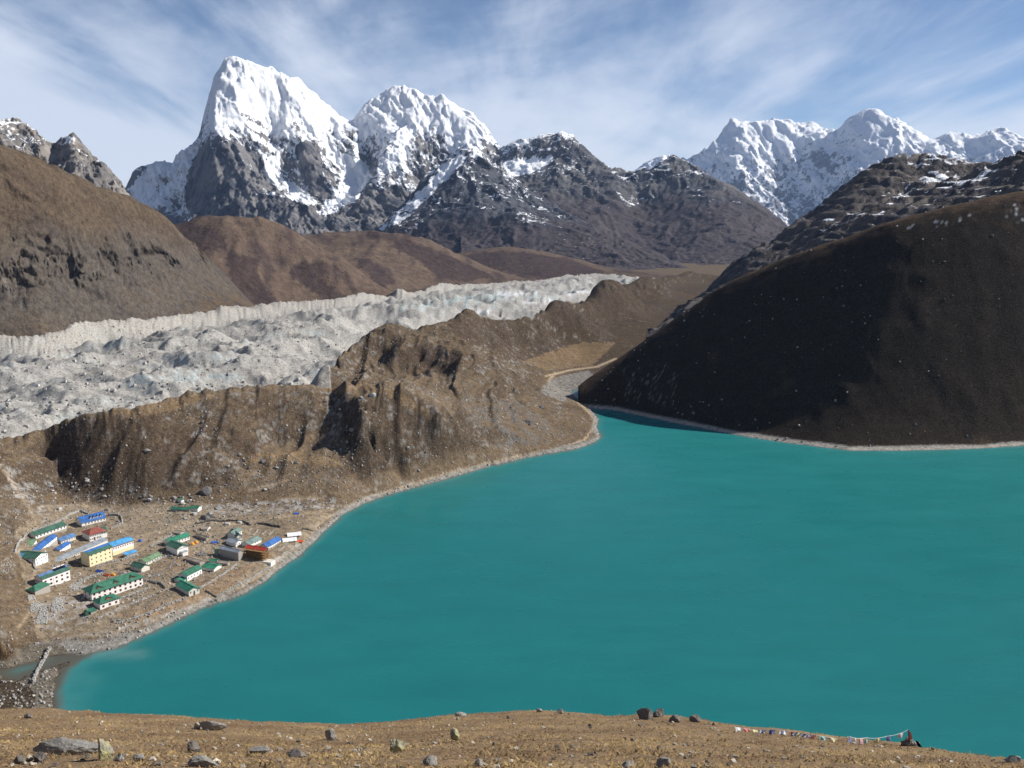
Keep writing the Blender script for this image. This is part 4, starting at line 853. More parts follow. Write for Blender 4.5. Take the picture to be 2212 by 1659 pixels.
def window_mesh(w, h, fr):
    k = (round(w, 2), round(h, 2), fr)
    if k not in WIN:
        b = MB(); t = .09 if w < 1 else .14
        b.box(-w / 2, w / 2, -.06, .02, 0, t); b.box(-w / 2, w / 2, -.06, .02, h - t, h); b.box(-w / 2, -w / 2 + t, -.05, .02, t, h - t); b.box(w / 2 - t, w / 2, -.05, .02, t, h - t); b.box(-.03, .03, -.04, .02, t, h - t)
        p = MB(); p.box(-w / 2 + t * .5, w / 2 - t * .5, -.02, .025, t * .5, h - t * .5)
        WIN[k] = (b.mesh('window', MT[fr]), p.mesh('pane', MT['glass']))
    return WIN[k]
def add_window(root, x, z, w, h, fr, y=0.0, rz=0.0):
    f, p = window_mesh(w, h, fr)
    o = link('window', f, root, (x, y, z), rz); link('pane', p, o)
HOUSES = []
def house(name, label, A, B, depth, h, axis='x', rise=1.4, wall='white', roof='green', rows=(), over=.45, plinth=0, group=None, side_rows=(), hip=0.0, door=None, floor_lift=0.0, cat='house', fr='frame_w', gable_mat=None):
    xa, ya, za = VAL.hit(*A); xb, yb, zb = VAL.hit(*B)
    L = math.hypot(xb - xa, yb - ya); rz = math.atan2(yb - ya, xb - xa)
    ex, ey = (math.cos(rz), math.sin(rz)), (-math.sin(rz), math.cos(rz))
    z0 = (za + zb) / 2 + floor_lift
    zs = [float(VAL.at(np.array(xa + ex[0] * L * i + ey[0] * depth * j), np.array(ya + ex[1] * L * i + ey[1] * depth * j))) for i in (0, 1) for j in (0, 1)]
    base = min(zs) - z0 - .6
    root = bpy.data.objects.new(name, None); COL.objects.link(root); root.location = (xa, ya, z0); root.rotation_euler = (0, 0, rz)
    tag(root, label, cat, group)
    w = MB()
    def gable(x0, x1, y0, y1, hh, ax):
        if ax == 'x' and not hip:
            ym = (y0 + y1) / 2
            w.add([(x0, y0, base), (x0, y1, base), (x0, y1, hh), (x0, ym, hh + rise), (x0, y0, hh), (x1, y0, base), (x1, y1, base), (x1, y1, hh), (x1, ym, hh + rise), (x1, y0, hh)],
                  [(0, 1, 2, 3, 4), (9, 8, 7, 6, 5), (0, 4, 9, 5), (1, 6, 7, 2), (4, 3, 8, 9), (3, 2, 7, 8), (0, 5, 6, 1)])
        elif ax == 'y' and not hip:
            xm = (x0 + x1) / 2
            w.add([(x0, y0, base), (x1, y0, base), (x1, y0, hh), (xm, y0, hh + rise), (x0, y0, hh), (x0, y1, base), (x1, y1, base), (x1, y1, hh), (xm, y1, hh + rise), (x0, y1, hh)],
                  [(0, 1, 2, 3, 4), (9, 8, 7, 6, 5), (0, 4, 9, 5), (1, 6, 7, 2), (4, 3, 8, 9), (3, 2, 7, 8), (0, 5, 6, 1)])
        else: w.box(x0, x1, y0, y1, base, hh)
    gable(0, L, 0, depth, h, axis if rise and axis in 'xy' else 'flat')
    w.build('wall', MT[wall], root)
    if plinth:
        p = MB(); p.box(-.12, L + .12, -.14, depth + .12, base, plinth); p.build('plinth', MT['stonewall'], root)
    r = MB(); o = over; t = .16
    if axis == 'flat' or not rise:
        r.box(-o, L + o, -o, depth + o, h, h + .2)
        r.build('roof', MT[roof], root)
    elif axis == 'shed':
        r.slab([(-o, -o, h + .05), (L + o, -o, h + .05), (L + o, depth + o, h + rise), (-o, depth + o, h + rise)], t); r.build('roof', MT[roof], root)
    elif hip:
        s = rise / (depth / 2); e = h - o * s + .1
        c0, c1, c2, c3 = (-o, -o, e), (L + o, -o, e), (L + o, depth + o, e), (-o, depth + o, e)
        k = hip * depth / 2; r0, r1 = (k, depth / 2, h + rise + .1), (L - k, depth / 2, h + rise + .1)
        for pts in ((c0, c1, r1, r0), (c2, c3, r0, r1), (c1, c2, r1), (c3, c0, r0)): r.slab(pts, t)
        r.build('roof', MT[roof], root)
    elif axis == 'x':
        s = rise / (depth / 2); e = h - o * s + .12; rd = h + rise + .12
        fronts = roof if isinstance(roof, tuple) else (roof, roof)
        if isinstance(roof, tuple):
            ym, zm = depth * .27, h + rise * .54 + .12
            r.slab([(-o, -o, e), (L + o, -o, e), (L + o, ym, zm), (-o, ym, zm)], t); r.build('roof', MT[roof[0]], root)
            r = MB(); r.slab([(-o, ym, zm), (L + o, ym, zm), (L + o, depth / 2, rd), (-o, depth / 2, rd)], t); r.slab([(L + o, depth + o, e), (-o, depth + o, e), (-o, depth / 2, rd), (L + o, depth / 2, rd)], t)
            r.build('roof', MT[roof[1]], root)
        else:
            r.slab([(-o, -o, e), (L + o, -o, e), (L + o, depth / 2, rd), (-o, depth / 2, rd)], t); r.slab([(L + o, depth + o, e), (-o, depth + o, e), (-o, depth / 2, rd), (L + o, depth / 2, rd)], t)
            r.bar((-o, depth / 2, rd + .02), (L + o, depth / 2, rd + .02), .22)
            r.build('roof', MT[roof], root)
    else:
        s = rise / (L / 2); e = h - o * s + .12; rd = h + rise + .12
        r.slab([(-o, depth + o, e), (-o, -o, e), (L / 2, -o, rd), (L / 2, depth + o, rd)], t); r.slab([(L + o, -o, e), (L + o, depth + o, e), (L / 2, depth + o, rd), (L / 2, -o, rd)], t)
        r.bar((L / 2, -o, rd + .02), (L / 2, depth + o, rd + .02), .22)
        r.build('roof', MT[roof], root)
    for (n, z, ww, wh, *opt) in rows:
        a0, a1 = (opt + [0.0, 1.0])[:2] if len(opt) >= 2 else (0.0, 1.0)
        for i in range(n):
            add_window(root, L * (a0 + (a1 - a0) * (i + .5) / n), z, ww, wh, fr)
    for (n, z, ww, wh) in side_rows:                       # shaded left side
        for i in range(n): add_window(root, 0.0, z, ww, wh, fr, y=depth * (i + .5) / n, rz=-math.pi / 2)
    if door is not None:
        d = MB(); d.box(L * door - .5, L * door + .5, -.07, .03, 0, 2.0); do = d.build('door', MT['dwood'], root)
        hd = MB(); hd.box(L * door + .3, L * door + .38, -.12, -.07, .95, 1.05); hd.build('handle', MT['tank'], do)
    root['_L'] = L
    HOUSES.append(([(xa, ya), (xa + ex[0] * L, ya + ex[1] * L), (xa + ex[0] * L + ey[0] * depth, ya + ex[1] * L + ey[1] * depth), (xa + ey[0] * depth, ya + ey[1] * depth)]))
    return root, L
def gablet(root, x, y0, z0, w, hgt, dep, roofm, facem):     # a little cross gable standing on a roof slope
    f = MB(); f.add([(x - w / 2, y0 - .02, z0), (x + w / 2, y0 - .02, z0), (x, y0 - .02, z0 + hgt)], [(0, 1, 2)]); f.add([(x - w / 2, y0 + .12, z0), (x + w / 2, y0 + .12, z0), (x, y0 + .12, z0 + hgt)], [(2, 1, 0)])
    f.build('gable_panel', MT[facem], root)
    g = MB(); a = .35
    g.slab([(x - w / 2 - a, y0 - a, z0 - .15), (x, y0 - a, z0 + hgt + .12), (x, y0 + dep, z0 + hgt + .12), (x - w / 2 - a, y0 + dep * .3, z0 - .15)], .12)
    g.slab([(x, y0 - a, z0 + hgt + .12), (x + w / 2 + a, y0 - a, z0 - .15), (x + w / 2 + a, y0 + dep * .3, z0 - .15), (x, y0 + dep, z0 + hgt + .12)], .12)
    g.build('roof', MT[roofm], root)
house('long_lodge', 'long low white lodge with plain green roof inside the upper left stone enclosure', Za(455, 578), Za(925, 436), 6.5, 3.3, 'x', 1.5, 'white', 'dgreen', [(9, 1.55, 1.15, 1.3)], plinth=1.1)
rt, L = house('dormer_lodge', 'white lodge with bright blue roof and a row of four gabled dormers', Z2(400, 765), Z2(1130, 585), 8.5, 2.8, 'x', 2.7, 'white', 'blue', [(7, .8, 1.0, 1.4, .1, 1.0)], side_rows=[(2, .8, .8, 1.2)], plinth=.4)
for i in range(4):
    x = L * (.42 + .145 * i); b = MB(); b.box(x - .75, x + .75, .9, 3.2, 2.9, 4.5); dm = b.build('dormer', MT['white'], rt)
    add_window(rt, x, 3.2, .9, 1.1, 'frame_w', y=.9)
    gablet(rt, x, .9, 4.5, 1.5, .55, 2.4, 'blue', 'white')
rt, L = house('red_lodge', 'two storey white lodge with faded red roof below the blue dormered one', Z2(640, 1215), Z2(1175, 1062), 10.5, 4.2, 'x', 2.0, 'white', 'red', [(10, 2.6, .75, 1.0), (3, .6, .8, 1.1, 0, .35), (3, .4, .8, 1.6, .38, .68)], hip=.7, door=.28)
b = MB(); b.slab([(L * .72, -.62, 4.05), (L + .6, -.62, 4.05), (L + .6, 4.2, 5.9), (L * .72, 4.2, 5.9)], .14); b.build('green_roof_sheet', MT['dgreen'], rt)
house('slate_roof_row', 'low cream row house with dull slate blue roof beside the red lodge', Z1(1690, 1292), Z1(2130, 1152), 5.5, 2.3, 'x', 1.1, 'cream', 'slate', [(6, .7, .7, 1.0)])
house('blue_roof_row', 'low white row house with bright blue roof behind the white gabled lodge', Z1(930, 1505), Z1(1570, 1302), 5.0, 2.5, 'x', 1.1, 'white', 'blue', [(8, .7, .75, 1.2)], plinth=.3)
house('blue_roof_hut', 'small white hut with blue roof and three windows in the middle yard', Z1(1645, 1522), Z1(1975, 1402), 4.0, 2.1, 'x', .8, 'white', 'blue', [(3, .7, .7, .8)])
house('pale_roof_shed', 'small shed with pale ribbed sheet roof beside the upper left enclosure', Z1(755, 1370), Z1(940, 1290), 4.0, 1.5, 'shed', .5, 'white', 'lgreen')
rt, L = house('gabled_lodge', 'white gable fronted lodge with green roof, leftmost of the village', Z3(390, 318), Z3(680, 212), 13.0, 4.8, 'y', 1.7, 'white', 'dgreen', [(5, 3.3, .9, 1.0), (3, 1.2, .8, 1.1)], side_rows=[(4, 3.2, .9, .9)])
for i in range(6):
    b = MB(); s = 1.7 / (L / 2); y = 9.2 + i * .62; b.slab([(.2, y + .3, 4.8 + .32 + .2 * s), (.2, y, 4.8 + .32 + .2 * s), (L * .3, y, 4.8 + .32 + L * .3 * s), (L * .3, y + .3, 4.8 + .32 + L * .3 * s)], .06); b.build('roof_light', MT['lblue'], rt)
house('grey_roof_range', 'very long low range with grey sheet roof behind the yellow lodge', Za(770, 918), Za(1560, 668), 4.0, 2.1, 'shed', .5, 'cream', 'grey', [(14, .6, .8, 1.0, 0, .5)])
rt, L = house('yellow_lodge', 'tall yellow three storey lodge with green and blue roof', Za(1285, 1000), Za(1630, 882), 7.5, 7.7, 'x', 1.7, 'yellow', ('dgreen', 'blue'), [(5, 6.5, .75, .9), (5, 4.2, .75, .9), (5, 1.6, .75, .9)], fr='frame_r')
rt, L = house('light_blue_roof_lodge', 'white lodge with yellow ground floor and light blue roof next to the yellow one', Z2(1350, 1645), Z2(1990, 1425), 8.0, 5.6, 'x', 1.2, 'white', 'lblue', [(9, 3.6, .6, .8), (7, 1.2, .7, .9, .3, 1.0)], fr='frame_r')
b = MB(); b.box(-.05, L + .05, -.09, .0, -.6, 2.3); b.build('yellow_band', MT['yellow'], rt); b = MB(); b.box(-.2, L + .2, -.5, -.05, 5.25, 5.55); b.build('red_fascia', MT['frame_r'], rt)
house('blue_shack', 'tiny shack with light blue sheet roof below the light blue lodge', Za(1850, 856), Za(2005, 795), 3.2, 1.7, 'shed', .5, 'stonewall', 'lblue')
rt, L = house('solar_lodge', 'white lodge with red windows and dark solar panels on its green roof', Z3(560, 800), Z3(1190, 642), 7.0, 5.6, 'x', 1.7, 'white', ('dgreen', 'slate'), [(5, 3.1, 1.3, 1.0), (5, .7, 1.3, 1.2)], fr='frame_r', side_rows=[(3, 3.0, .8, 1.0)])
for i in range(5): add_window(rt, L * (i + .5) / 5, 4.9, 1.1, .65, 'frame_w', y=-.02)
for i in range(3):
    x = L * .52 + i * L * .15; b = MB(); b.slab([(x, 1.7, 7.0), (x + L * .12, 1.7, 7.0), (x + L * .12, 3.2, 7.9), (x, 3.2, 7.9)], .1); b.build('solar_panel', MT['panel'], rt)
    b = MB(); b.bar((x, 3.35, 8.05), (x + L * .12, 3.35, 8.05), .45); b.build('water_tank', MT['tank'], rt)
b = MB(); b.bar((L * .4, -.12, -.5), (L * .4, -.12, 4.2), .16); b.build('downpipe', MT['tank'], rt)
house('green_roof_lodge_hut', 'small stone hut with green hipped roof in front of the solar panel lodge', Z3(380, 992), Z3(730, 902), 5.5, 3.6, 'x', 1.6, 'stonewall', 'green', [(7, 2.5, .8, .9)], hip=.9)
rt, L = house('green_gabled_lodge', 'large white lodge with green roof, three gablets and two rows of red windows', Z4(315, 1132), Z4(1490, 764), 9.0, 5.3, 'x', 2.5, 'white', 'green', [(10, 3.1, 1.15, 1.25), (10, .75, 1.15, 1.25)], hip=.9, over=.8, fr='frame_r', side_rows=[(2, 3.1, 1.0, 1.2), (2, .7, 1.0, 1.2)])
for fx in (.14, .46, .78): gablet(rt, L * fx + L * .03, .9, 5.55, L * .17, 1.6, 4.0, 'green', 'frame_r')
rt, L = house('front_annex', 'white annex with green roof and red gable panel in front of the large lodge', Z4(505, 1326), Z4(945, 1182), 7.0, 3.8, 'x', 1.7, 'white', 'green', [(3, .8, 1.2, 1.25), (7, 2.75, .8, .75)], hip=.8, over=.7, fr='frame_r')
gablet(rt, L * .5, .7, 4.1, L * .5, 1.2, 2.8, 'green', 'tarp_r')
house('green_shelter', 'dark green tin shelter by the annex corner', Z4(290, 1440), Z4(410, 1395), 3.0, 1.7, 'shed', .5, 'stonewall', 'green')
b_, _ = house('green_tank_hut', 'tiny green hut standing left of the tin shelter', Z4(165, 1480), Z4(245, 1455), 2.6, 2.0, 'y', .6, 'dgreen', 'green', over=.15)
house('mid_green_house', 'dark green roofed house with stone porch below the long pale green house', Z4(1455, 465), Z4(1640, 402), 9.5, 2.6, 'y', 1.3, 'cream', 'dgreen', side_rows=[(2, .8, .8, 1.0)])
house('pale_green_long_house', 'long low house with pale green roof and white windows in the middle of the village', Z4(1560, 310), Z5(320, 1112), 6.0, 2.3, 'x', 1.1, 'cream', 'lgreen', [(6, .8, .9, 1.0)])
house('grey_green_lodge', 'lodge with dull green roof and white gable near the two orange tents', Z5(790, 1032), Z5(1110, 920), 12.5, 4.3, 'y', 1.4, 'white', 'dgreen', [(8, 3.5, .6, .7)])
house('bright_green_wing', 'white wing with bright green roof behind the dull green lodge', Z5(560, 745), Z5(1150, 548), 5.5, 2.6, 'x', 1.3, 'white', 'bright', [(7, .8, .8, 1.1)])
house('white_wash_house', 'small flat roofed white wash house beside the dull green lodge', Z5(950, 1048), Z5(1105, 1000), 3.6, 2.3, 'flat', 0, 'white', 'grey', over=.1)
house('stone_byre', 'low dark stone byre with a white end near the orange tents', Z5(1642, 592), Z5(1718, 568), 11.0, 2.0, 'y', .5, 'stonewall', 'rust', cat='shed')
house('green_stone_lodge', 'green roofed stone lodge at the top edge of the terraced fields', Z6(525, 436), Z6(640, 420), 12.5, 2.9, 'y', 1.3, 'cream', 'ggrey', [(3, 1.0, .8, 1.0)])
house('green_stone_wing', 'upper wing with green roof on the terraced field lodge', Z6(470, 400), Z6(632, 318), 5.0, 3.4, 'x', 1.2, 'cream', 'ggrey', [(3, 1.6, .9, 1.0)])
house('grey_gable_house', 'white house with grey gable roof behind the long grey roofed building', Z6(500, 582), Z6(645, 510), 8.5, 2.4, 'y', 1.3, 'white', 'grey', [(3, .9, .8, 1.0)])
house('long_grey_building', 'large stone building with pale grey roof next to the timber scaffolding', Z6(560, 885), Z6(652, 838), 15.5, 5.3, 'y', 1.0, 'stonewall', 'grey', side_rows=[(7, 3.3, .8, 1.0), (7, .9, .8, 1.0)])
house('green_lean_to', 'narrow green roofed lean-to at the left end of the grey building', Z6(95, 780), Z6(130, 765), 3.0, 3.6, 'flat', 0, 'ggrey', 'green', over=.15)
house('grey_green_house', 'small white house with grey green roof above the red roofed site', Z6(800, 590), Z6(1060, 468), 6.0, 2.2, 'x', 1.1, 'white', 'ggrey', [(3, .8, .8, 1.0, .4, 1.0)])
rt, L = house('blue_barracks', 'long low bunkhouse wholly roofed in deep blue near the shore', Z6(1190, 622), Z6(1492, 472), 5.5, 1.7, 'x', 1.5, 'white', 'blue', [])
for i in range(6): add_window(rt, L * (.12 + .15 * i), .55, .8, .8, 'frame_w')
# building site: red roof on a timber frame, wrapped in scaffolding
rt, L = house('building_site', 'unfinished building with red roof wrapped in timber scaffolding', Z6(1132, 868), Z6(1222, 812), 13.5, 6.2, 'y', .9, 'dwood', 'fred', over=.6)
D = 13.5
for i in range(12):
    y = -.8 + i * (D + 1.2) / 11
    for off in (-.7, -1.9):
        b = MB(); b.bar((off, y, -.8), (off, y, 6.3), .13); b.build('scaffold_pole', MT['wood'], rt)
for z in (.9, 2.5, 4.1, 5.6):
    b = MB(); b.box(-2.1, -.5, -1.2, D + .8, z, z + .1); b.build('scaffold_deck', MT['wood'], rt)
    b = MB(); b.bar((-2.0, -1.2, z + 1.0), (-2.0, D + .8, z + 1.0), .1); b.build('scaffold_rail', MT['wood'], rt)
for i in range(5):
    b = MB(); x = -.5 + i * (L + 1.2) / 4; b.bar((x, -1.4, -.8), (x, -1.4, 6.0), .13); b.build('scaffold_pole', MT['wood'], rt)
for z in (1.4, 3.2, 5.0):
    b = MB(); b.bar((-1.5, -1.4, z), (L + .8, -1.4, z), .11); b.build('scaffold_rail', MT['wood'], rt)
    b = MB(); b.bar((-1.2, -1.45, z - 1.3), (L, -1.45, z + .9), .1); b.build('scaffold_brace', MT['wood'], rt)
rt, L = house('white_retaining_block', 'long white walled foundation block with two small windows below the scaffolding', Z6(1275, 1015), Z6(1368, 950), 21.0, 2.5, 'flat', 0, 'white', 'cream', [(2, 1.0, .7, .7)], over=.05, cat='foundation')
house('upper_green_house', 'white house with green roof and skylight above the lower L shaped house', Z7(812, 640), Z7(1135, 470), 6.5, 3.3, 'x', 1.3, 'white', 'green', [(5, .9, .9, 1.1)], fr='frame_w')
house('green_link_shed', 'low green roofed link between two white houses near the beach', Z7(690, 684), Z7(822, 622), 5.5, 1.5, 'x', .8, 'white', 'bright')
house('lower_green_house', 'cream gabled house with bright green roof closest to the stony beach', Z7(850, 985), Z7(1082, 905), 14.0, 3.2, 'y', 1.5, 'cream', 'bright', [(3, 1.5, .9, 1.3)], door=.5)
house('small_green_house', 'squat house with bright green roof and white front near the long field wall', Z7(1400, 438), Z7(1562, 338), 8.5, 1.9, 'y', .8, 'white', 'bright', [(4, 1.1, .7, .6)])
house('small_green_shed', 'little green roofed shed just behind the squat green house', Z7(1460, 255), Z7(1500, 225), 4.5, 1.8, 'y', .5, 'white', 'bright', cat='shed')
house('stone_roof_hut', 'long low stone hut with stone slab roof above the people in the yard', Z7(1085, 292), Z7(1192, 246), 13.0, 1.8, 'y', .6, 'stonewall', 'rust', cat='hut')
house('brown_roof_shed', 'dark stone shed with brown roof between the green house and the white block', Z7(1700, 302), Z7(1748, 262), 6.5, 1.6, 'y', .5, 'stonewall', 'rust', cat='shed')
house('rusty_green_house', 'long house with patchy rusty green roof below the moraine', Z8(862, 492), Z8(905, 462), 13.0, 1.8, 'y', .9, 'stonewall', 'green', side_rows=[(4, .6, .7, .9)])
house('white_gable_cottage', 'white gabled cottage with green roof joined to the rusty roofed house', Z8(1040, 502), Z8(1125, 442), 6.0, 2.5, 'y', 1.0, 'white', 'green')
house('white_privy', 'tiny white privy with flat green roof among the boulders under the moraine', Z8(678, 302), Z8(738, 266), 3.2, 1.9, 'shed', .3, 'white', 'green', over=.2, cat='hut')
house('ruined_stone_cabin', 'small stone cabin with grey slab roof behind the bright green wing', Z5(868, 432), Z5(985, 382), 5.0, 1.6, 'y', .8, 'stonewall', 'rust', cat='hut')
house('white_end_cabin', 'little stone cabin with pale end wall under the dark terrace bank', Z5(1672, 300), Z5(1765, 220), 4.0, 1.5, 'y', .6, 'cream', 'rust', cat='hut')
# ---------------------------------------------------------------- tents and tarpaulins
def ground(u, v): return VAL.hit(u, v)
def tent(label, px, w, d, h, mat, rz, kind='ridge', group=None, name='tent'):
    x, y, z = ground(*px); root = bpy.data.objects.new(name, None); COL.objects.link(root); root.location = (x, y, z); root.rotation_euler = (0, 0, rz); tag(root, label, 'tent', group)
    b = MB()
    if kind == 'ridge':
        n = 6
        for s in (-1, 1):
            pts = [(-w / 2 + w * i / n, s * d / 2, .25 + .1 * (i % 2)) for i in range(n + 1)] + [(w / 2 - w * i / n, 0, h - .18 * math.sin(math.pi * i / n)) for i in range(n + 1)]
            for i in range(n): b.slab([pts[i], pts[i + 1], pts[2 * n - i], pts[2 * n + 1 - i]] if s < 0 else [pts[2 * n + 1 - i], pts[2 * n - i], pts[i + 1], pts[i]], .05)
        b.build('canopy', MT[mat], root)
        for sx in (-1, 1):
            p = MB(); p.bar((sx * w / 2 * .96, 0, -.2), (sx * w / 2 * .96, 0, h), .1); p.build('pole', MT['wood'], root)
            p = MB(); p.add([(sx * w / 2 * .9, -d / 2 * .95, -.1), (sx * w / 2 * .9, d / 2 * .95, -.1), (sx * w / 2 * .9, 0, h * .93), (sx * w / 2 * .88, -d / 2 * .95, -.1), (sx * w / 2 * .88, d / 2 * .95, -.1), (sx * w / 2 * .88, 0, h * .93)], [(0, 1, 2), (5, 4, 3)]); p.build('end_flap', MT[mat], root)
    else:
        n, k = 10, 4
        vs = [(0, 0, h)]; fs = []
        for j in range(1, k + 1):
            a = j / k * math.pi / 2
            for i in range(n): t = 2 * math.pi * i / n; vs.append((w / 2 * math.sin(a) * math.cos(t), d / 2 * math.sin(a) * math.sin(t), h * math.cos(a) - (.2 if j == k else 0)))
        fs += [(0, 1 + i, 1 + (i + 1) % n) for i in range(n)]
        for j in range(k - 1): fs += [(1 + j * n + i, 1 + (j + 1) * n + i, 1 + (j + 1) * n + (i + 1) % n, 1 + j * n + (i + 1) % n) for i in range(n)]
        b.add(vs, fs); b.build('canopy', MT[mat], root)
        p = MB(); p.add([(-.35, -d / 2 - .02, 0), (.35, -d / 2 - .02, 0), (0, -d / 2 * .72, h * .7), (-.35, -d / 2 + .1, 0), (.35, -d / 2 + .1, 0), (0, -d / 2 * .6, h * .7)], [(0, 1, 2), (5, 4, 3), (0, 3, 4, 1), (1, 4, 5, 2), (2, 5, 3, 0)]); p.build('door_flap', MT['dwood'], root)
    return root
tent('big white canvas tent nearer the lake, right of the blue bunkhouse', Z6(1680, 440), 9.0, 4.5, 2.2, 'canvas', R(20), group='white marquee tents')
tent('big white canvas tent standing behind the other white one', Z6(1780, 320), 9.0, 4.5, 2.2, 'canvas', R(20), group='white marquee tents')
tent('orange dome tent on the left of the pair by the bright green wing', Z5(1230, 700), 2.8, 2.4, 1.5, 'orange', R(30), 'dome', 'orange dome tents')
tent('orange dome tent on the right of the pair by the bright green wing', Z5(1340, 650), 2.8, 2.4, 1.5, 'orange', R(30), 'dome', 'orange dome tents')
tent('crumpled orange red tarpaulin shelter beside the white tents', Z6(1910, 460), 4.2, 2.8, 1.3, 'tarp_r', R(15), 'ridge', name='tarpaulin_shelter')
tent('blue tarpaulin shelter above the large green gabled lodge', Z4(500, 450), 4.5, 2.6, 1.4, 'tarp_b', R(-25), 'ridge', name='tarpaulin_shelter')
tent('red tarpaulin shelter next to the blue one above the green gabled lodge', Z4(670, 540), 3.2, 2.2, 1.3, 'tarp_r', R(-25), 'ridge', name='tarpaulin_shelter')
tent('salmon orange dome tent behind the roof of the green gabled lodge', Z4(800, 530), 3.6, 2.2, 1.2, 'orange', R(-20), 'dome')
tent('blue tarpaulin among the rubble between the village and the moraine', Zb(1790, 288), 3.4, 2.4, 1.2, 'tarp_b', R(10), 'ridge', name='tarpaulin_shelter')
tent('purple blue tarpaulin shelter left of the grey gable house', Z5(1880, 640), 3.8, 2.6, 1.2, 'tarp_b', R(25), 'ridge', name='tarpaulin_shelter')
tent('blue dome tent right of the light blue roofed lodge', Z2(2180, 1205), 2.8, 2.2, 1.4, 'tarp_b', R(25), 'dome')
# ---------------------------------------------------------------- dry stone walls
rs = random.Random(5)
def stone(mb, x, y, z, s, flat=.7):
    a = rs.random() * 6.28; c, sn = math.cos(a), math.sin(a); v = []
    for dz in (-1, 1):
        for dx, dy in ((-1, -1), (1, -1), (1, 1), (-1, 1)):
            k = s * rs.uniform(.62, 1.05) * (1 if dz < 0 else .82); px, py = dx * k, dy * k * .75
            v.append((x + px * c - py * sn, y + px * sn + py * c, z + dz * s * flat * rs.uniform(.75, 1.1)))
    mb.add(v, [(0, 3, 2, 1), (4, 5, 6, 7), (0, 1, 5, 4), (1, 2, 6, 5), (2, 3, 7, 6), (3, 0, 4, 7)])
def stone_wall(label, pts, h=1.0, w=.7, mat='rockp', step=.55, group='dry stone walls of the village'):
    P = [ground(*p) for p in pts]; mb = MB(); x0, y0, z0 = P[0]
    for a, b in zip(P[:-1], P[1:]):
        L = math.hypot(b[0] - a[0], b[1] - a[1]); n = max(1, int(L / step))
        for i in range(n):
            f = (i + rs.random() * .5) / n; x = a[0] + (b[0] - a[0]) * f; y = a[1] + (b[1] - a[1]) * f
            z = float(VAL.at(np.array(x), np.array(y)))
            hh = h * rs.uniform(.65, 1.1); k = 0.0
            while k < hh:
                s = rs.uniform(.30, .42); stone(mb, x - x0 + rs.uniform(-.5, .5) * w * .5, y - y0 + rs.uniform(-.5, .5) * w * .5, z - z0 + k + .12, s); k += s * 1.05
    o = mb.build('stone_wall', MT[mat]); o.location = (x0, y0, z0); o['kind'] = 'thing'
    return tag(o, label, 'wall', group)
D_ = lambda x, y: (x, y)
stone_wall('long pale stone wall dividing the two brown fields near the beach', [Z7(1085, 800), Z7(1300, 690), Z7(1560, 530), Z7(1905, 268)])
stone_wall('pale stone wall along the top of the beach below the brown field', [Z7(1460, 985), Z7(1840, 800), Z7(2212, 612), Z6(1270, 1012)])
stone_wall('short dark stone wall closing the brown field on the left', [Z7(1222, 868), Z7(1330, 930), Z7(1452, 1012)], mat='rockd')
stone_wall('curved stone wall enclosing the long green roofed lodge from behind', [Z1(270, 1545), Z1(395, 1260), Z1(560, 1070), Z1(740, 955), Z1(1100, 800), Z1(1500, 660), Z1(1850, 470), Z1(2212, 290), Z2(360, 282), Z2(480, 345), Z2(600, 385)], 1.2)
stone_wall('stone wall round the yard right of the blue dormered lodge', [Z2(1300, 832), Z2(1640, 690), Z2(1625, 565), Z2(1585, 450), Z2(1400, 400), Z2(1190, 410)], 1.2)
stone_wall('upper terrace wall in front of the large green gabled lodge', [Z4(960, 1082), Z4(1300, 950), Z4(1640, 832)], .9)
stone_wall('lower terrace wall in front of the large green gabled lodge', [Z4(440, 1540), Z4(760, 1400), Z4(1060, 1262), Z4(1400, 1130), Z4(1725, 1002)], .8)
stone_wall('dark stone wall running right from the end of the green gabled lodge', [Z4(1500, 655), Z4(1640, 680), Z4(1800, 735)], 1.2, mat='rock')
stone_wall('broken rubble wall along the beach below the lodge field', [Z4(900, 1645), Z4(1180, 1560), Z4(1500, 1460), Z4(1803, 1345), Z7(400, 1150), Z7(780, 1022)], .8, 1.8, step=.4)
stone_wall('long low wall across the yard with the people', [Z7(0, 575), Z7(200, 470), Z7(380, 370), Z7(545, 210)], .9, mat='rock')
stone_wall('stone wall below the yard left of the lower green house', [Z7(0, 645), Z7(110, 670), Z7(225, 705), Z7(330, 800)], 1.2, mat='rock')
stone_wall('straight low wall above the blue bunkhouse end of the fields', [Z6(1190, 665), Z6(1340, 575), Z6(1490, 482)], .7)
stone_wall('low wall between the two small fields right of the scaffolding', [Z6(1440, 672), Z6(1545, 590), Z6(1640, 515)], .6)
stone_wall('wall bounding the small fields above the rocky shore', [Z6(1500, 765), Z6(1680, 650), Z6(1800, 560), Z6(1830, 500)], .8)
for i, (a, b, nm) in enumerate([((785, 225), (840, 182), 'first'), ((880, 325), (990, 202), 'second'), ((1065, 315), (1172, 230), 'third'), ((1222, 318), (1332, 222), 'fourth')]):
    stone_wall(nm + ' from the left of the short parallel walls in the terraced field', [Z6(*a), Z6(*b)], .6)
stone_wall('dark bank wall along the upper edge of the terraced field', [Z6(950, 72), Z6(1200, 95), Z6(1480, 152)], 1.3, mat='rockd')
stone_wall('dark curved bank wall left of the upper terraced field', [Zb(600, 410), Zb(800, 372), Zb(1000, 372), Zb(1180, 390), Zb(1250, 425)], 1.2, mat='rockd')
stone_wall('dark wall ending near the lake right of the white tents', [Z6(1950, 185), Z6(2060, 200), Z6(2212, 240)], 1.0, mat='rockd')
stone_wall('thick rubble wall in front of the yellow lodge', [Z4(450, 320), Z4(700, 240), Z4(1000, 190), Z4(1390, 70)], 1.0, 1.6, step=.4)
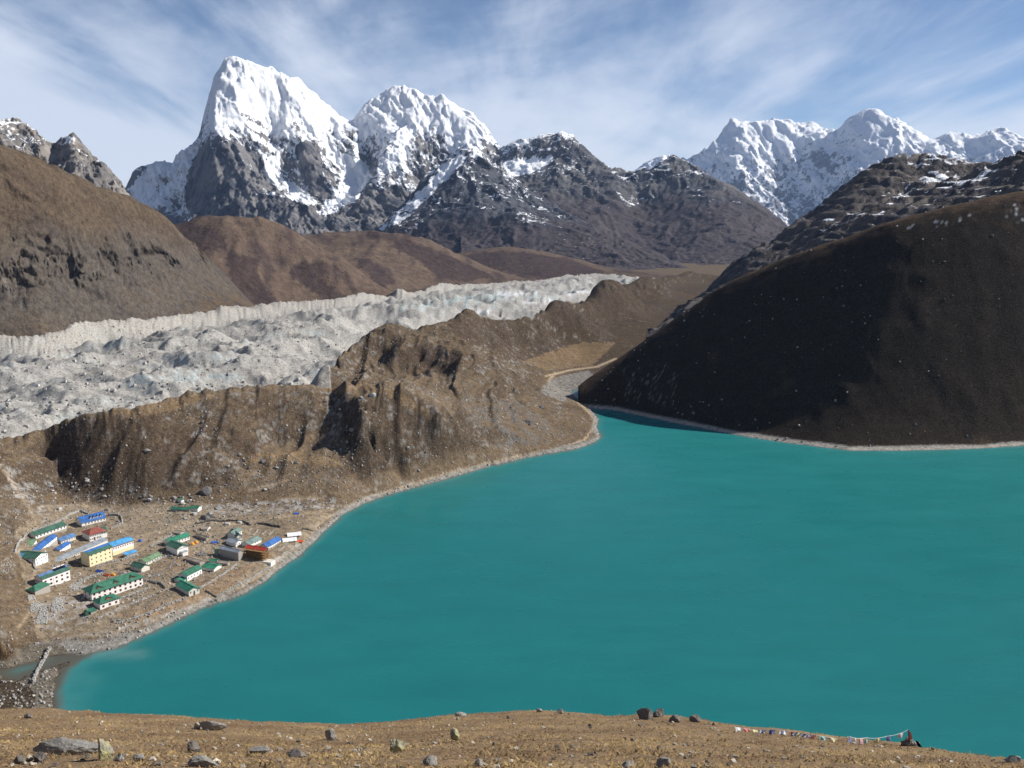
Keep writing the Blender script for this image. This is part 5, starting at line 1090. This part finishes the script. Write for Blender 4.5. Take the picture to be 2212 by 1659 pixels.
stone_wall('wide pale wall above the roof of the green gabled lodge', [Z4(0, 700), Z4(260, 600), Z4(560, 500)], 1.4, 1.6, step=.35)
stone_wall('thin wall at the upper side of the orange tents', [Z5(640, 1060), Z5(500, 1040), Z5(320, 1110), Z5(100, 1230)], .8)
stone_wall('stone causeway across the outlet stream at the lake corner', [D_(108, 1402), D_(96, 1425), D_(82, 1450), D_(72, 1476)], 1.6, 2.0, step=.3)
stone_wall('short wall above the bright green wing along the lane', [Z5(0, 760), Z5(220, 640), Z5(440, 520), Z5(660, 420)], .8)
stone_wall('curved retaining wall beside the white gabled lodge', [Z3(345, 300), Z3(340, 340), Z3(380, 400), Z3(450, 420)], 1.3)
# heaps of quarried pale stone
def stone_heap(label, poly, n, hmax, mat='rockp', smin=.18, smax=.42):
    us = [p[0] for p in poly]; vs = [p[1] for p in poly]; mb = MB(); c = ground(sum(us) / len(us), sum(vs) / len(vs)); k = 0
    while k < n:
        u, v = rs.uniform(min(us), max(us)), rs.uniform(min(vs), max(vs))
        if not inpoly(np.array([u]), np.array([v]), poly)[0]: continue
        x, y, z = ground(u, v); stone(mb, x - c[0], y - c[1], z - c[2] + rs.random() * hmax * .6, rs.uniform(smin, smax)); k += 1
    o = mb.build('stone_heap', MT[mat]); o.location = c; o['kind'] = 'stuff'; return tag(o, label, 'stone heap', 'heaps of quarried stone')
stone_heap('fan of loose pale quarried stones on the bare ground left of the annex', [Z3(760, 1180), Z3(860, 1060), Z3(1000, 1100), Z3(1020, 1300), Z3(840, 1400), Z3(750, 1360)], 420, .7)
stone_heap('long tongue of pale stones reaching down towards the outlet stream', [Z3(500, 1260), Z3(620, 1220), Z3(670, 1400), Z3(640, 1659), Z3(380, 1659)], 520, .7)
stone_heap('pale stone pile below the small stone hut', [Z3(250, 1240), Z3(400, 1130), Z3(510, 1200), Z3(440, 1360), Z3(280, 1400)], 300, .7)
stone_heap('round pale stone pile beside the hut with the solar lodge behind', [Z3(190, 1010), Z3(340, 1000), Z3(380, 1100), Z3(230, 1150)], 160, .6)
stone_heap('scatter of pale stones beside the solar panel lodge yard', [Z3(1180, 760), Z3(1380, 640), Z3(1480, 760), Z3(1300, 900), Z3(1180, 880)], 260, .6)
stone_heap('grey stone pile in the yard of the grey building', [Z5(1330, 990), Z5(1480, 910), Z5(1690, 970), Z5(1600, 1040), Z5(1420, 1040)], 120, .6, 'rock')
stone_heap('spread of building stone left of the white gabled lodge', [(0, 1212), (20, 1205), (34, 1225), (15, 1240), (0, 1236)], 90, .3)
# ================================================================ boulders
def boulder_mesh(seed, sub=2, squash=.75, rough=.45):
    bm = bmesh.new(); bmesh.ops.create_icosphere(bm, subdivisions=sub, radius=1.0)
    r = np.random.default_rng(seed); pl = [(Vector(r.normal(size=3)).normalized(), r.uniform(.55, .9)) for _ in range(9)]
    off = r.uniform(0, 50)
    for v in bm.verts:
        c = v.co.copy()
        for n, d in pl:
            k = c.dot(n)
            if k > d: c -= n * (k - d) * .92
        c *= 1 + rough * .35 * float(pn(np.array(c.x * 1.3 + off), np.array(c.y * 1.3 + c.z * 1.7)))
        v.co = Vector((c.x, c.y * .85, c.z * squash))
    me = bpy.data.meshes.new('boulder'); bm.to_mesh(me); bm.free(); return me
BM = []
for i in range(8):
    me = boulder_mesh(40 + i, 2, .6 + .08 * (i % 4)); me.materials.append(MT[('rock', 'rockp', 'rockd', 'rock')[i % 4]]); BM.append(me)
def boulder(label, x, y, z, s, i=None, group=None, sc=(1, 1, 1), name='boulder'):
    i = rs.randrange(len(BM)) if i is None else i
    o = link(name, BM[i]); o.location = (x, y, z); o.scale = (s * sc[0], s * sc[1], s * sc[2]); o.rotation_euler = (rs.uniform(-.2, .2), rs.uniform(-.2, .2), rs.random() * 6.28)
    return tag(o, label, 'boulder', group)
def clear_of_houses(x, y, pad=1.5):
    for qd in HOUSES:
        cx = sum(p[0] for p in qd) / 4; cy = sum(p[1] for p in qd) / 4; rr = max(math.hypot(p[0] - cx, p[1] - cy) for p in qd)
        if math.hypot(x - cx, y - cy) < rr * .85 + pad: return False
    return True
# single boulders that stand out
for lab, px, s, i in [('large dark boulder at the foot of the moraine above the white privy', Z8(1230, 50), 4.6, 2), ('big grey boulder in front of the white gabled cottage', Z8(965, 560), 2.6, 1), ('tall split boulder right of the white gabled cottage', Z8(1290, 560), 2.6, 0), ('large brown boulder above the stone cabin lane', Z8(1200, 650), 3.4, 2), ('grey boulder on the flat right of the cottage', Z8(1490, 430), 3.2, 0), ('pale leaning boulder in the terraced field bank', Z8(1680, 780), 2.6, 1),
                      ('grey boulder behind the blue dormered lodge', Z2(1190, 240), 2.2, 0), ('pale grey boulder in the pasture above the long green lodge', Z1(1620, 250), 2.8, 1), ('lone dark boulder on the meadow shelf of the moraine', (568, 998), 2.6, 2), ('grey boulder at the lower edge of the meadow shelf', (597, 1012), 2.4, 0), ('single grey boulder halfway up the moraine face', (318, 975), 2.8, 0), ('dark boulder near the lake path below the second hill', (640, 1000), 1.8, 2), ('large pale boulder on the shelf of the second hill', (805, 855), 3.6, 1), ('pair boulder beside the pale one on the second hill shelf', (780, 860), 2.2, 0),
                      ('dark block on the rubble slope of the second hill', (1140, 912), 3.2, 2), ('second dark block above the lake path', (1170, 880), 3.0, 2), ('boulder in the dark gully between the two hills', (762, 930), 3.0, 0)]:
    x, y, z = ground(*px); boulder(lab, x, y, z + s * .15, s, i)
def scatter(n, polys, size, label, group, avoid=True, names='boulder'):
    out = 0; tries = 0
    while out < n and tries < n * 30:
        tries += 1
        poly = polys[rs.randrange(len(polys))]; us = [p[0] for p in poly]; vs = [p[1] for p in poly]
        u, v = rs.uniform(min(us), max(us)), rs.uniform(min(vs), max(vs))
        if not inpoly(np.array([u]), np.array([v]), poly)[0]: continue
        x, y, z = ground(u, v)
        if avoid and not clear_of_houses(x, y): continue
        s = size[0] * (size[1] / size[0]) ** (rs.random() ** 2.2)
        boulder(label, x, y, z + s * .1, s, group=group); out += 1
scatter(60, [[(100, 1045), (190, 1030), (330, 1075), (300, 1095), (120, 1072)], [(300, 1070), (420, 1070), (420, 1095), (320, 1095)]], (.8, 2.6), 'grey boulder in the block field at the foot of the moraine', 'boulders at the moraine foot')
scatter(60, [[(430, 1095), (560, 1085), (720, 1075), (730, 1095), (600, 1112), (470, 1120)], [(380, 1110), (480, 1115), (520, 1130), (400, 1140)]], (.7, 2.2), 'grey boulder scattered on the stony flat above the terraced fields', 'boulders on the stony flat')
scatter(70, [[(400, 905), (440, 900), (620, 1055), (540, 1065), (440, 985)], [(690, 850), (730, 850), (770, 970), (740, 1000)], [(850, 900), (1000, 980), (1100, 980), (900, 1030)], [(1020, 850), (1200, 910), (1220, 950), (1080, 960)]], (.8, 2.4), 'grey boulder lying on the brown moraine slope', 'boulders on the moraine slopes')
scatter(40, [[(300, 1375), (450, 1305), (575, 1250), (700, 1145), (690, 1140), (560, 1245), (440, 1300), (290, 1365)], [(800, 1075), (960, 1032), (1150, 982), (1250, 966), (1240, 960), (950, 1026), (800, 1068)]], (.5, 1.3), 'dark stone block lying along the lake shore', 'stone blocks along the shore')
# finer litter: far too many to count
def litter(name, label, patch, n, picker, smin, smax, mats, flat=.7, power=2.5):
    r = np.random.default_rng(len(name) * 7 + n); X, Y, S = [], [], []
    while len(X) < n:
        u, v = picker(r, n)
        for a, b in zip(u, v):
            X.append(a); Y.append(b)
    X, Y = np.array(X[:n]), np.array(Y[:n]); Zt = patch.at(X, Y); S = smin + (smax - smin) * r.random(n) ** power
    cube = np.array([(-1, -1, -1), (1, -1, -1), (1, 1, -1), (-1, 1, -1), (-.7, -.7, 1), (.7, -.7, 1), (.7, .7, 1), (-.7, .7, 1)], float)
    V = cube[None] * r.uniform(.55, 1.1, (n, 8, 3)); a = r.random(n) * 6.283; c, s = np.cos(a)[:, None], np.sin(a)[:, None]
    vx, vy = V[..., 0] * c - V[..., 1] * .75 * s, V[..., 0] * s + V[..., 1] * .75 * c
    V = np.stack([vx * S[:, None] + X[:, None], vy * S[:, None] + Y[:, None], V[..., 2] * S[:, None] * flat + (Zt + S * .15)[:, None]], -1).reshape(-1, 3)
    fb = np.array([(0, 3, 2, 1), (4, 5, 6, 7), (0, 1, 5, 4), (1, 2, 6, 5), (2, 3, 7, 6), (3, 0, 4, 7)])
    F = (fb[None] + np.arange(n)[:, None, None] * 8).reshape(-1, 4)
    col = np.repeat(np.array(mats)[r.integers(0, len(mats), n)] * r.uniform(.7, 1.25, (n, 1)), 8, 0)
    o = grid_mesh(name, V, F, M_LITTER, col, 'stuff', smooth=False); o['label'] = label; o['category'] = 'stones'
    return o
M_LITTER = terrain_mat('stone_litter', 2.0, (.75, 1.25), .5, .1)
GREYS = [(.33, .315, .29), (.42, .40, .37), (.20, .195, .185), (.28, .265, .245)]
def pick_valley(r, n):
    th = r.uniform(R(-32), R(8), n); d = np.exp(r.uniform(math.log(430), math.log(1250), n)); x, y = np.sin(th) * d, np.cos(th) * d
    z = VAL.at(x, y); ov = d / np.interp(th, VAL.th, VAL.cr) - 1
    dens = sstep(-.35, .35, fbm(x / 90, y / 70, 3, seed=71) + .6 * fbm(x / 22, y / 22, 3, seed=72)) * .9 + .06
    dens = dens + .35 * np.exp(-((z - 1.2) / 1.1) ** 2)
    ok = (z > .15) & (ov < .02) & (r.random(n) < dens)
    for qd in HOUSES:
        ok &= ~inpoly(x, y, qd)
    return x[ok], y[ok]
litter('stone_litter', 'countless small grey stones strewn over the moraine, village ground and shore', VAL, 15000, pick_valley, .12, .95, GREYS, power=3.0)
def pick_right(r, n):
    th = r.uniform(R(5), R(31), n); d = r.uniform(820, 1180, n); x, y = np.sin(th) * d, np.cos(th) * d; z = RHP.at(x, y)
    dens = .25 + .75 * sstep(.0, .4, fbm(x / 70, y / 70, 3, seed=119)); ok = (z > .4) & (r.random(n) < dens * .5 + .5 * (z < 2.6))
    return x[ok], y[ok]
litter('hillside_stones', 'pale stones dotted all over the dark hill across the lake', RHP, 900, pick_right, .2, 1.5, [(.24, .23, .22), (.18, .175, .165), (.34, .33, .31)], power=4.0)
def pick_glacier(r, n):
    th = r.uniform(R(-32), R(2), n); d = np.exp(r.uniform(math.log(850), math.log(2000), n)); x, y = np.sin(th) * d, np.cos(th) * d
    ov = d / np.interp(th, VAL.th, VAL.cr) - 1; ok = (ov > .09); return x[ok], y[ok]
litter('glacier_rubble', 'grey rubble blocks covering the surface of the glacier', VAL, 7000, pick_glacier, .4, 3.0, [(.42, .405, .38), (.30, .285, .265), (.24, .225, .21), (.48, .46, .43)], power=3.0)
# ================================================================ foreground rocks, flags, grass
def zf(ox): return lambda x, y: ((ox + x / 2.011) / 1.4756, (2200 + y / 2.011) / 1.4756)
F6, F7, F8 = zf(0), zf(1100), zf(2164)
def lichen_rock(name, base, lich, amt):
    m, nt, b = new_mat(name)
    n1 = noise_node(nt, 3.5, 7, .7); n2 = noise_node(nt, 9.0, 6, .7)
    c = mul_node(nt, ramp_node(nt, n2, [(.25, .5), (.75, 1.45)]), tuple(base))
    k = ramp_node(nt, n1, [(amt, 0.0), (amt + .10, 1.0)])
    c = mul_node(nt, c, tuple(lich), k, 'MIX'); nt.links.new(c, b.inputs['Base Color']); b.inputs['Roughness'].default_value = .95; b.inputs['Specular IOR Level'].default_value = .1
    bn = nt.nodes.new('ShaderNodeBump'); bn.inputs['Strength'].default_value = 1.0; bn.inputs['Distance'].default_value = .05
    nt.links.new(noise_node(nt, 12, 6, .75), bn.inputs['Height']); nt.links.new(bn.outputs[0], b.inputs['Normal'])
    return m
MT['lichen'] = lichen_rock('lichen_rock', (.30, .28, .235), (.42, .40, .22), .44); MT['greyf'] = lichen_rock('grey_schist', (.28, .265, .24), (.30, .29, .25), .58); MT['darkf'] = lichen_rock('dark_schist', (.18, .162, .145), (.22, .20, .17), .62); MT['palef'] = lichen_rock('pale_stone', (.46, .41, .33), (.58, .54, .46), .5)
def near_rock_mesh(seed, sx, sy, sz, mat, sub=4):
    bm = bmesh.new(); bmesh.ops.create_icosphere(bm, subdivisions=sub, radius=1.0)
    r = np.random.default_rng(seed); pl = [(Vector(r.normal(size=3)).normalized(), r.uniform(.5, .85)) for _ in range(12)]; o = r.uniform(0, 60)
    C = np.array([v.co for v in bm.verts])
    for n, d in pl:
        n = np.array(n); k = np.maximum(0, C @ n - d); C -= n[None] * (k * .93)[:, None]
    nz = fbm(C[:, 0] * 1.7 + o + C[:, 2], C[:, 1] * 1.7 - C[:, 2] * 1.3, 4, .6, seed=3) * .22 + (ridged(C[:, 0] * 2.5 + o, C[:, 1] * 2.5 + C[:, 2] * 3, 3, .5, seed=5) - .5) * .12
    C = C * (1 + nz)[:, None] * np.array([sx, sy, sz])
    for v, c in zip(bm.verts, C): v.co = c
    me = bpy.data.meshes.new('rock'); bm.to_mesh(me); bm.free(); me.materials.append(MT[mat]); return me
def fhit(u, v): return FORE.hit(u, v)
nrk = [0]
def near_rock(label, px, w, hgt, mat='greyf', dep=None, rz=0.0, sink=.5, tilt=0.0, sub=4, name='boulder', group=None):
    x, y, z = fhit(*px); sl = math.hypot(x, y, CAM_Z - z); m = sl / (FD * 1.4756) / 2.011        # metres per zoom pixel
    nrk[0] += 1
    sx, sz = w * m / 2 * .9, hgt * m / 2 * 1.2; sy = dep * m / 2 if dep else sx * .8
    o = link(name, near_rock_mesh(500 + nrk[0], sx, sy, sz, mat, sub)); o.location = (x, y + sy * .4, z + sz * (1 - sink * 1.25)); o.rotation_euler = (0, tilt, rz)
    return tag(o, label, 'rock' if name != 'boulder' else 'boulder', group)
near_rock('upright boulder with yellow green lichen at the lower left', F6(662, 452), 108, 160, 'lichen', 90)
near_rock('long low grey outcrop running left from the lichen boulder', F6(420, 415), 420, 110, 'greyf', 120, R(8), .55)
near_rock('dark block at the left end of the long grey outcrop', F6(250, 465), 90, 70, 'darkf', 70)
for k, (x, y, w, h) in enumerate([(185, 455, 45, 45), (305, 408, 34, 34), (370, 402, 44, 30), (150, 478, 40, 34), (75, 490, 34, 26), (200, 485, 46, 30)]): near_rock('pale stone in the cluster below the long grey outcrop', F6(x, y), w, h, 'palef', sub=2, name='stone', group='pale stones by the long outcrop')
near_rock('dark stone lying in front of the pale stone cluster', F6(120, 470), 70, 50, 'darkf', sub=3)
near_rock('small grey boulder just right of the lichen boulder', F6(765, 455), 75, 50, 'greyf', sub=3)
near_rock('flat grey slab right of the small grey boulder', F6(880, 455), 90, 40, 'greyf', sub=3)
near_rock('jagged grey outcrop near the crest on the left', F6(1350, 258), 200, 75, 'greyf', 80, R(-8), .55)
near_rock('pale broken end of the jagged grey outcrop', F6(1265, 245), 60, 40, 'palef', sub=3)
near_rock('rounded dark stone below the jagged outcrop', F6(1328, 270), 24, 20, 'darkf', sub=2)
near_rock('squat brown boulder in the middle of the left slope', F6(1240, 400), 105, 75, 'darkf', 80)
near_rock('low mossy slab left of the dark flat slab', F6(1650, 408), 200, 50, 'greyf', 90, 0, .6)
near_rock('white quartz stone on the low mossy slab', F6(1735, 405), 34, 26, 'palef', sub=2)
near_rock('dark flat slab near the bottom right of the left slope', F6(1890, 428), 190, 50, 'darkf', 80, R(-10), .6)
near_rock('pointed grey boulder below the crest left of centre', F6(2120, 322), 90, 80, 'greyf', 70)
near_rock('dark knob beside the pointed grey boulder', F6(1912, 334), 36, 24, 'darkf', sub=2)
near_rock('grey rubble outcrop at the bottom edge of the frame', F6(1300, 492), 230, 70, 'greyf', 90, 0, .55)
for k, (x, y, w, h) in enumerate([(1350, 480, 36, 30), (1395, 476, 34, 34), (1380, 492, 34, 26)]): near_rock('pale stone resting on the rubble outcrop at the bottom edge', F6(x, y), w, h, 'palef', sub=2, name='stone', group='pale stones on the bottom outcrop')
near_rock('dark small outcrop on the far left crest', F6(180, 180), 60, 34, 'darkf', sub=3)
near_rock('pale green grey boulder left of the screen centre, with a shadow', F7(335, 400), 110, 95, 'lichen', 85)
near_rock('tall slanted boulder left of the picture centre', F7(708, 330), 66, 80, 'lichen', 55, 0, .3, -.25)
near_rock('grey ledge at the bottom centre', F7(545, 480), 120, 55, 'greyf', 70, 0, .5)
near_rock('round grey boulder at the bottom centre', F7(855, 488), 85, 60, 'greyf', sub=3)
near_rock('grey boulder on the bottom edge right of centre', F7(2040, 496), 110, 85, 'greyf', 80)
near_rock('low stones beside the boulder on the bottom edge', F7(1810, 498), 100, 40, 'greyf', sub=3)
near_rock('dark craggy outcrop on the crest right of centre', F7(1920, 188), 120, 105, 'darkf', 80)
near_rock('right shoulder of the dark craggy outcrop on the crest', F7(2010, 172), 110, 60, 'darkf', 60)
near_rock('brown block on the crest just right of the dark outcrop', F7(2115, 205), 80, 62, 'darkf', 50, sub=3)
near_rock('dark stone below the craggy outcrop', F7(1895, 232), 40, 24, 'darkf', sub=2)
near_rock('grey boulder on the crest at the start of the flags', F8(115, 205), 90, 62, 'darkf', 60, sub=3)
near_rock('grey boulder on the crest at the far right', F8(2150, 462), 105, 48, 'greyf', 70, sub=3)
near_rock('low pale rocks on the crest at centre left', F7(745, 168), 90, 24, 'greyf', sub=3)
near_rock('small boulder on the highest part of the crest', F7(1247, 140), 46, 28, 'greyf', sub=3)
near_rock('flat dark boulder right of the highest part of the crest', F7(1380, 150), 62, 26, 'darkf', sub=3)
near_rock('small brown knob below the highest part of the crest', F7(1045, 182), 34, 30, 'darkf', sub=2)
for k, (x, y) in enumerate([(580, 340), (955, 355), (1605, 408), (1843, 325), (1572, 232)]): near_rock('dark turf edged stone dotted on the middle slope', F7(x, y), 34, 22, 'darkf', sub=2, name='stone', group='dark stones on the middle slope')
for k, (x, y) in enumerate([(15, 302), (132, 298), (293, 332), (535, 390), (560, 245), (915, 308), (720, 190), (122, 406), (163, 408), (2175, 440)]): near_rock('small white stone dotted on the middle slope', F7(x, y), 22, 18, 'palef', sub=2, name='stone', group='white stones on the middle slope')
for k, (x, y) in enumerate([(462, 292), (500, 285), (108, 305), (705, 330), (640, 225), (490, 212), (1200, 326), (1380, 408)]): near_rock('small white stone dotted on the left slope', F6(x, y), 22, 17, 'palef', sub=2, name='stone', group='white stones on the left slope')
for k, (x, y) in enumerate([(40, 440), (180, 464), (100, 495), (222, 226), (1630, 385)]): near_rock('dark stone dotted on the right slope', F8(x, y), 30, 20, 'darkf', sub=2, name='stone', group='dark stones on the right slope')
# ---------------------------------------------------------------- prayer flags
FL = dict(w=(.66, .66, .68), b=(.24, .27, .46), r=(.50, .17, .16), g=(.27, .42, .38), y=(.60, .55, .32), p=(.58, .38, .42), l=(.38, .48, .58))
for k, c in list(FL.items()): MT['flag_' + k] = paint('flag_cloth_' + k, c, .9, .12, 8.0)
def flag_mesh(kk, w, h, seed):
    r = np.random.default_rng(seed); n = 6; b = MB(); vs = []
    for s in (-.004, .004):
        for i in range(n + 1):
            for j in range(4):
                f = j / 3; vs.append((w * i / n, s + .06 * f * math.sin(i * 1.3 + seed) + .10 * f * r.uniform(-.4, .4), -h * f * r.uniform(.92, 1.05)))
    m = (n + 1) * 4; fs = []
    for i in range(n):
        for j in range(3):
            a = i * 4 + j; fs.append((a, a + 4, a + 5, a + 1)); fs.append((m + a + 1, m + a + 5, m + a + 4, m + a))
    b.add(vs, fs); return b.mesh('flag', MT['flag_' + kk])
def flag_string(label, pts, cols, fw=.28, fh=.19, lift=None, sag=0.0, limp=0.0):
    P = []
    for (u, v), l in zip(pts, lift): x, y, z = fhit(u, v); P.append(Vector((x, y, z + l)))
    root = bpy.data.objects.new('prayer_flag_string', None); COL.objects.link(root); root.location = P[0]; tag(root, label, 'prayer flags')
    S = [P[0]]; N = 8
    for a, b in zip(P[:-1], P[1:]):
        for i in range(1, N + 1):
            f = i / N; p = a.lerp(b, f); p.z -= sag * 4 * f * (1 - f)
            zz = float(FORE.at(np.array(p.x), np.array(p.y))); p.z = max(p.z, zz + .10); S.append(p)
    c = MB()
    for a, b in zip(S[:-1], S[1:]): c.bar(a - P[0], b - P[0], .012)
    c.build('cord', MT['flag_w'], root)
    L = [0.0]
    for a, b in zip(S[:-1], S[1:]): L.append(L[-1] + (b - a).length)
    for k, kk in enumerate(cols):
        d = L[-1] * (k + .2) / len(cols)
        j = max(i for i in range(len(L)) if L[i] <= d); j = min(j, len(S) - 2); f = (d - L[j]) / max(1e-6, L[j + 1] - L[j]); p = S[j].lerp(S[j + 1], f); dr = (S[j + 1] - S[j])
        o = link('flag', flag_mesh(kk, fw, fh, 20 + k), root); o.location = p - P[0]; o.rotation_euler = (limp + .1 * math.sin(k * 2.1), -math.atan2(dr.z, math.hypot(dr.x, dr.y)), math.atan2(dr.y, dr.x))
    return root
flag_string('faded prayer flags trailing along the crest of the brown slope', [F8(350, 262), F8(470, 268), F8(600, 280), F8(720, 295), F8(880, 318), F8(1020, 330)], 'wrywbwrlybwrgy', lift=(.2, .12, .2, .22, .2, .12), limp=-.9)
flag_string('prayer flag string tied up to the small cairn on the crest', [F8(1085, 350), F8(1200, 348), F8(1330, 352), F8(1462, 352)], 'bwpgybw', lift=(.36, .30, .40, .70), sag=.06, fh=.21)
def cairn():
    x, y, z = fhit(*F8(1478, 358)); root = bpy.data.objects.new('cairn', None); COL.objects.link(root); root.location = (x, y, z); tag(root, 'small stone cairn with a flag post on the crest at the right', 'cairn')
    for k, (dx, dz, s) in enumerate([(-.14, .08, .2), (.16, .07, .19), (0, .22, .17), (.02, .08, .22), (.36, .05, .13)]):
        o = link('stone', near_rock_mesh(900 + k, s, s * .8, s * .7, 'greyf' if k % 2 else 'darkf', 3), root); o.location = (dx, .1, dz)
    b = MB(); b.bar((0, 0, 0), (-.10, 0, .72), .04); b.build('post', MT['dwood'], root)
    b = MB(); b.slab([(-.12, -.06, .72), (-.02, -.06, .66), (.06, -.08, .40), (-.04, -.08, .36)], .04); b.build('red_scarf', MT['flag_r'], root)
    b = MB(); b.slab([(.16, -.16, .34), (.28, -.16, .30), (.44, -.16, .06), (.30, -.16, .08)], .04); b.build('yellow_cloth', MT['flag_y'], root)
cairn()
# ---------------------------------------------------------------- dry grass on the slope
def grass():
    r = np.random.default_rng(77); n = 26000
    th = r.uniform(R(-36), R(36), n * 3); d = 13 + 38 * r.random(n * 3) ** 1.1; x, y = np.sin(th) * d, np.cos(th) * d
    dens = .25 + .75 * sstep(-.2, .3, fbm(x / 1.5, y / 1.5, 4, .6, seed=421)); ok = r.random(n * 3) < dens; x, y = x[ok][:n], y[ok][:n]; n = len(x); z = FORE.at(x, y)
    nb = 3; X = np.repeat(x, nb) + r.normal(0, .03, n * nb); Y = np.repeat(y, nb) + r.normal(0, .03, n * nb); Zz = np.repeat(z, nb) - .01; m = n * nb
    h = r.uniform(.015, .05, m) * (1 + .6 * (fbm(X / 2, Y / 2, 3, seed=431) > .15)); a = r.random(m) * 6.283; lean = r.uniform(.8, 2.4, m); w = r.uniform(.012, .03, m)
    lx, ly = np.cos(a) * lean * h, np.sin(a) * lean * h - .0
    V = np.stack([np.stack([X - np.sin(a) * w, Y + np.cos(a) * w, Zz], -1), np.stack([X + np.sin(a) * w, Y - np.cos(a) * w, Zz], -1), np.stack([X + lx, Y + ly, Zz + h], -1)], 1).reshape(-1, 3)
    F = np.arange(m * 3).reshape(-1, 3)
    n1 = fbm(X / 4, Y / 4, 4, seed=411); c = lerp3(np.broadcast_to(mk(.22, .15, .08), (m, 3)), mk(.38, .265, .12), sstep(-.2, .4, n1 + r.normal(0, .2, m))); c = lerp3(c, mk(.10, .065, .04), (r.random(m) < .05) * .7)
    o = grid_mesh('dry_grass', V, F, M_LITTER, np.repeat(c, 3, 0), 'stuff', smooth=False); o['label'] = 'short dry tufted grass on the slope in the foreground'; o['category'] = 'grass'
grass()
def pick_fore(r, n):
    th = r.uniform(R(-33), R(33), n); d = 14 + 36 * r.random(n); x, y = np.sin(th) * d, np.cos(th) * d
    ok = r.random(n) < .1 + .9 * sstep(.05, .4, fbm(x / 2.5, y / 2.5, 3, seed=441)); return x[ok], y[ok]
litter('turf_stones', 'small half buried stones scattered through the dry turf in the foreground', FORE, 1500, pick_fore, .012, .09, [(.36, .32, .26), (.22, .20, .17), (.45, .40, .33), (.12, .10, .08)], .55, 3.0)
# ---------------------------------------------------------------- people in the village
def person_mesh():
    me = bpy.data.meshes.new('person')
    v = [(0, 0, .95), (0, 0, 1.2), (0, 0, 1.42), (0, .01, 1.54), (0, .02, 1.68), (.1, 0, .9), (.11, .05, .48), (.11, 0, .06), (.11, .12, .04), (-.1, 0, .9), (-.12, -.06, .48), (-.12, -.1, .06), (-.12, .02, .04), (.2, 0, 1.38), (.26, .02, 1.1), (.24, .1, .86), (-.2, 0, 1.38), (-.26, -.02, 1.1), (-.24, .06, .86)]
    e = [(0, 1), (1, 2), (2, 3), (3, 4), (0, 5), (5, 6), (6, 7), (7, 8), (0, 9), (9, 10), (10, 11), (11, 12), (2, 13), (13, 14), (14, 15), (2, 16), (16, 17), (17, 18)]
    rad = [.15, .16, .15, .06, .11, .1, .075, .05, .045, .1, .075, .05, .045, .075, .055, .045, .075, .055, .045]
    me.from_pydata(v, e, []); o = bpy.data.objects.new('person_build', me); COL.objects.link(o)
    md = o.modifiers.new('skin', 'SKIN'); sv = me.skin_vertices[0].data
    for i, r_ in enumerate(rad): sv[i].radius = (r_, r_ * .85)
    sv[0].use_root = True
    o.modifiers.new('sub', 'SUBSURF').levels = 1
    dg = bpy.context.evaluated_depsgraph_get(); dg.update(); ev = o.evaluated_get(dg); m2 = bpy.data.meshes.new_from_object(ev); m2.name = 'person'
    bpy.data.objects.remove(o, do_unlink=True)
    return m2
PM = person_mesh(); PM.materials.clear(); PM.materials.append(paint('dark_clothes', (.05, .045, .06), .9, .3)); PM2 = PM.copy(); PM2.materials.clear(); PM2.materials.append(paint('maroon_clothes', (.18, .05, .05), .9, .3))
for lab, px, rz, me in [('person in dark clothes nearest the low stone hut in the yard', Z5(1000, 1335), .4, PM), ('person in dark clothes standing between two others in the yard', Z5(912, 1350), 1.9, PM), ('person in dark clothes closest to the low yard wall', Z5(782, 1345), 2.6, PM), ('left of two people in dark clothes on the lane above the bright green wing', Z5(138, 572), .2, PM), ('right of two people in dark clothes on the lane above the bright green wing', Z5(186, 572), .5, PM), ('person in dark clothes left of the red clad one beside the stone byre', Z5(1668, 430), 1.2, PM), ('person in red clothes beside the white end of the stone byre', Z5(1718, 470), 2.2, PM2)]:
    x, y, z = ground(*px); o = link('person', me, None, (x, y, z), rz); tag(o, lab, 'person', 'people in the village')
# ---------------------------------------------------------------- thin mountain air
def build_haze():
    m = bpy.data.materials.new('mountain_air'); m.use_nodes = True
    nt = m.node_tree; nt.nodes.clear()
    out = nt.nodes.new('ShaderNodeOutputMaterial'); v = nt.nodes.new('ShaderNodeVolumePrincipled')
    v.inputs['Color'].default_value = (.42, .62, 1.0, 1); v.inputs['Density'].default_value = HAZE
    v.inputs['Anisotropy'].default_value = 0.1
    nt.links.new(v.outputs[0], out.inputs['Volume'])
    x0, x1, y0, y1, z0, z1 = -17000, 17000, -3000, 23500, -424, 2700
    vt = np.array([(x0, y0, z0), (x1, y0, z0), (x1, y1, z0), (x0, y1, z0), (x0, y0, z1), (x1, y0, z1), (x1, y1, z1), (x0, y1, z1)], float)
    f = np.array([(0, 3, 2, 1), (4, 5, 6, 7), (0, 1, 5, 4), (1, 2, 6, 5), (2, 3, 7, 6), (3, 0, 4, 7)])
    o = grid_mesh('haze', vt, f, m, None, 'stuff', smooth=False)
    o['label'] = 'thin bluish mountain haze in the air over the valley'; o['category'] = 'haze'
    return o
HAZE = 1.35e-5
build_haze()
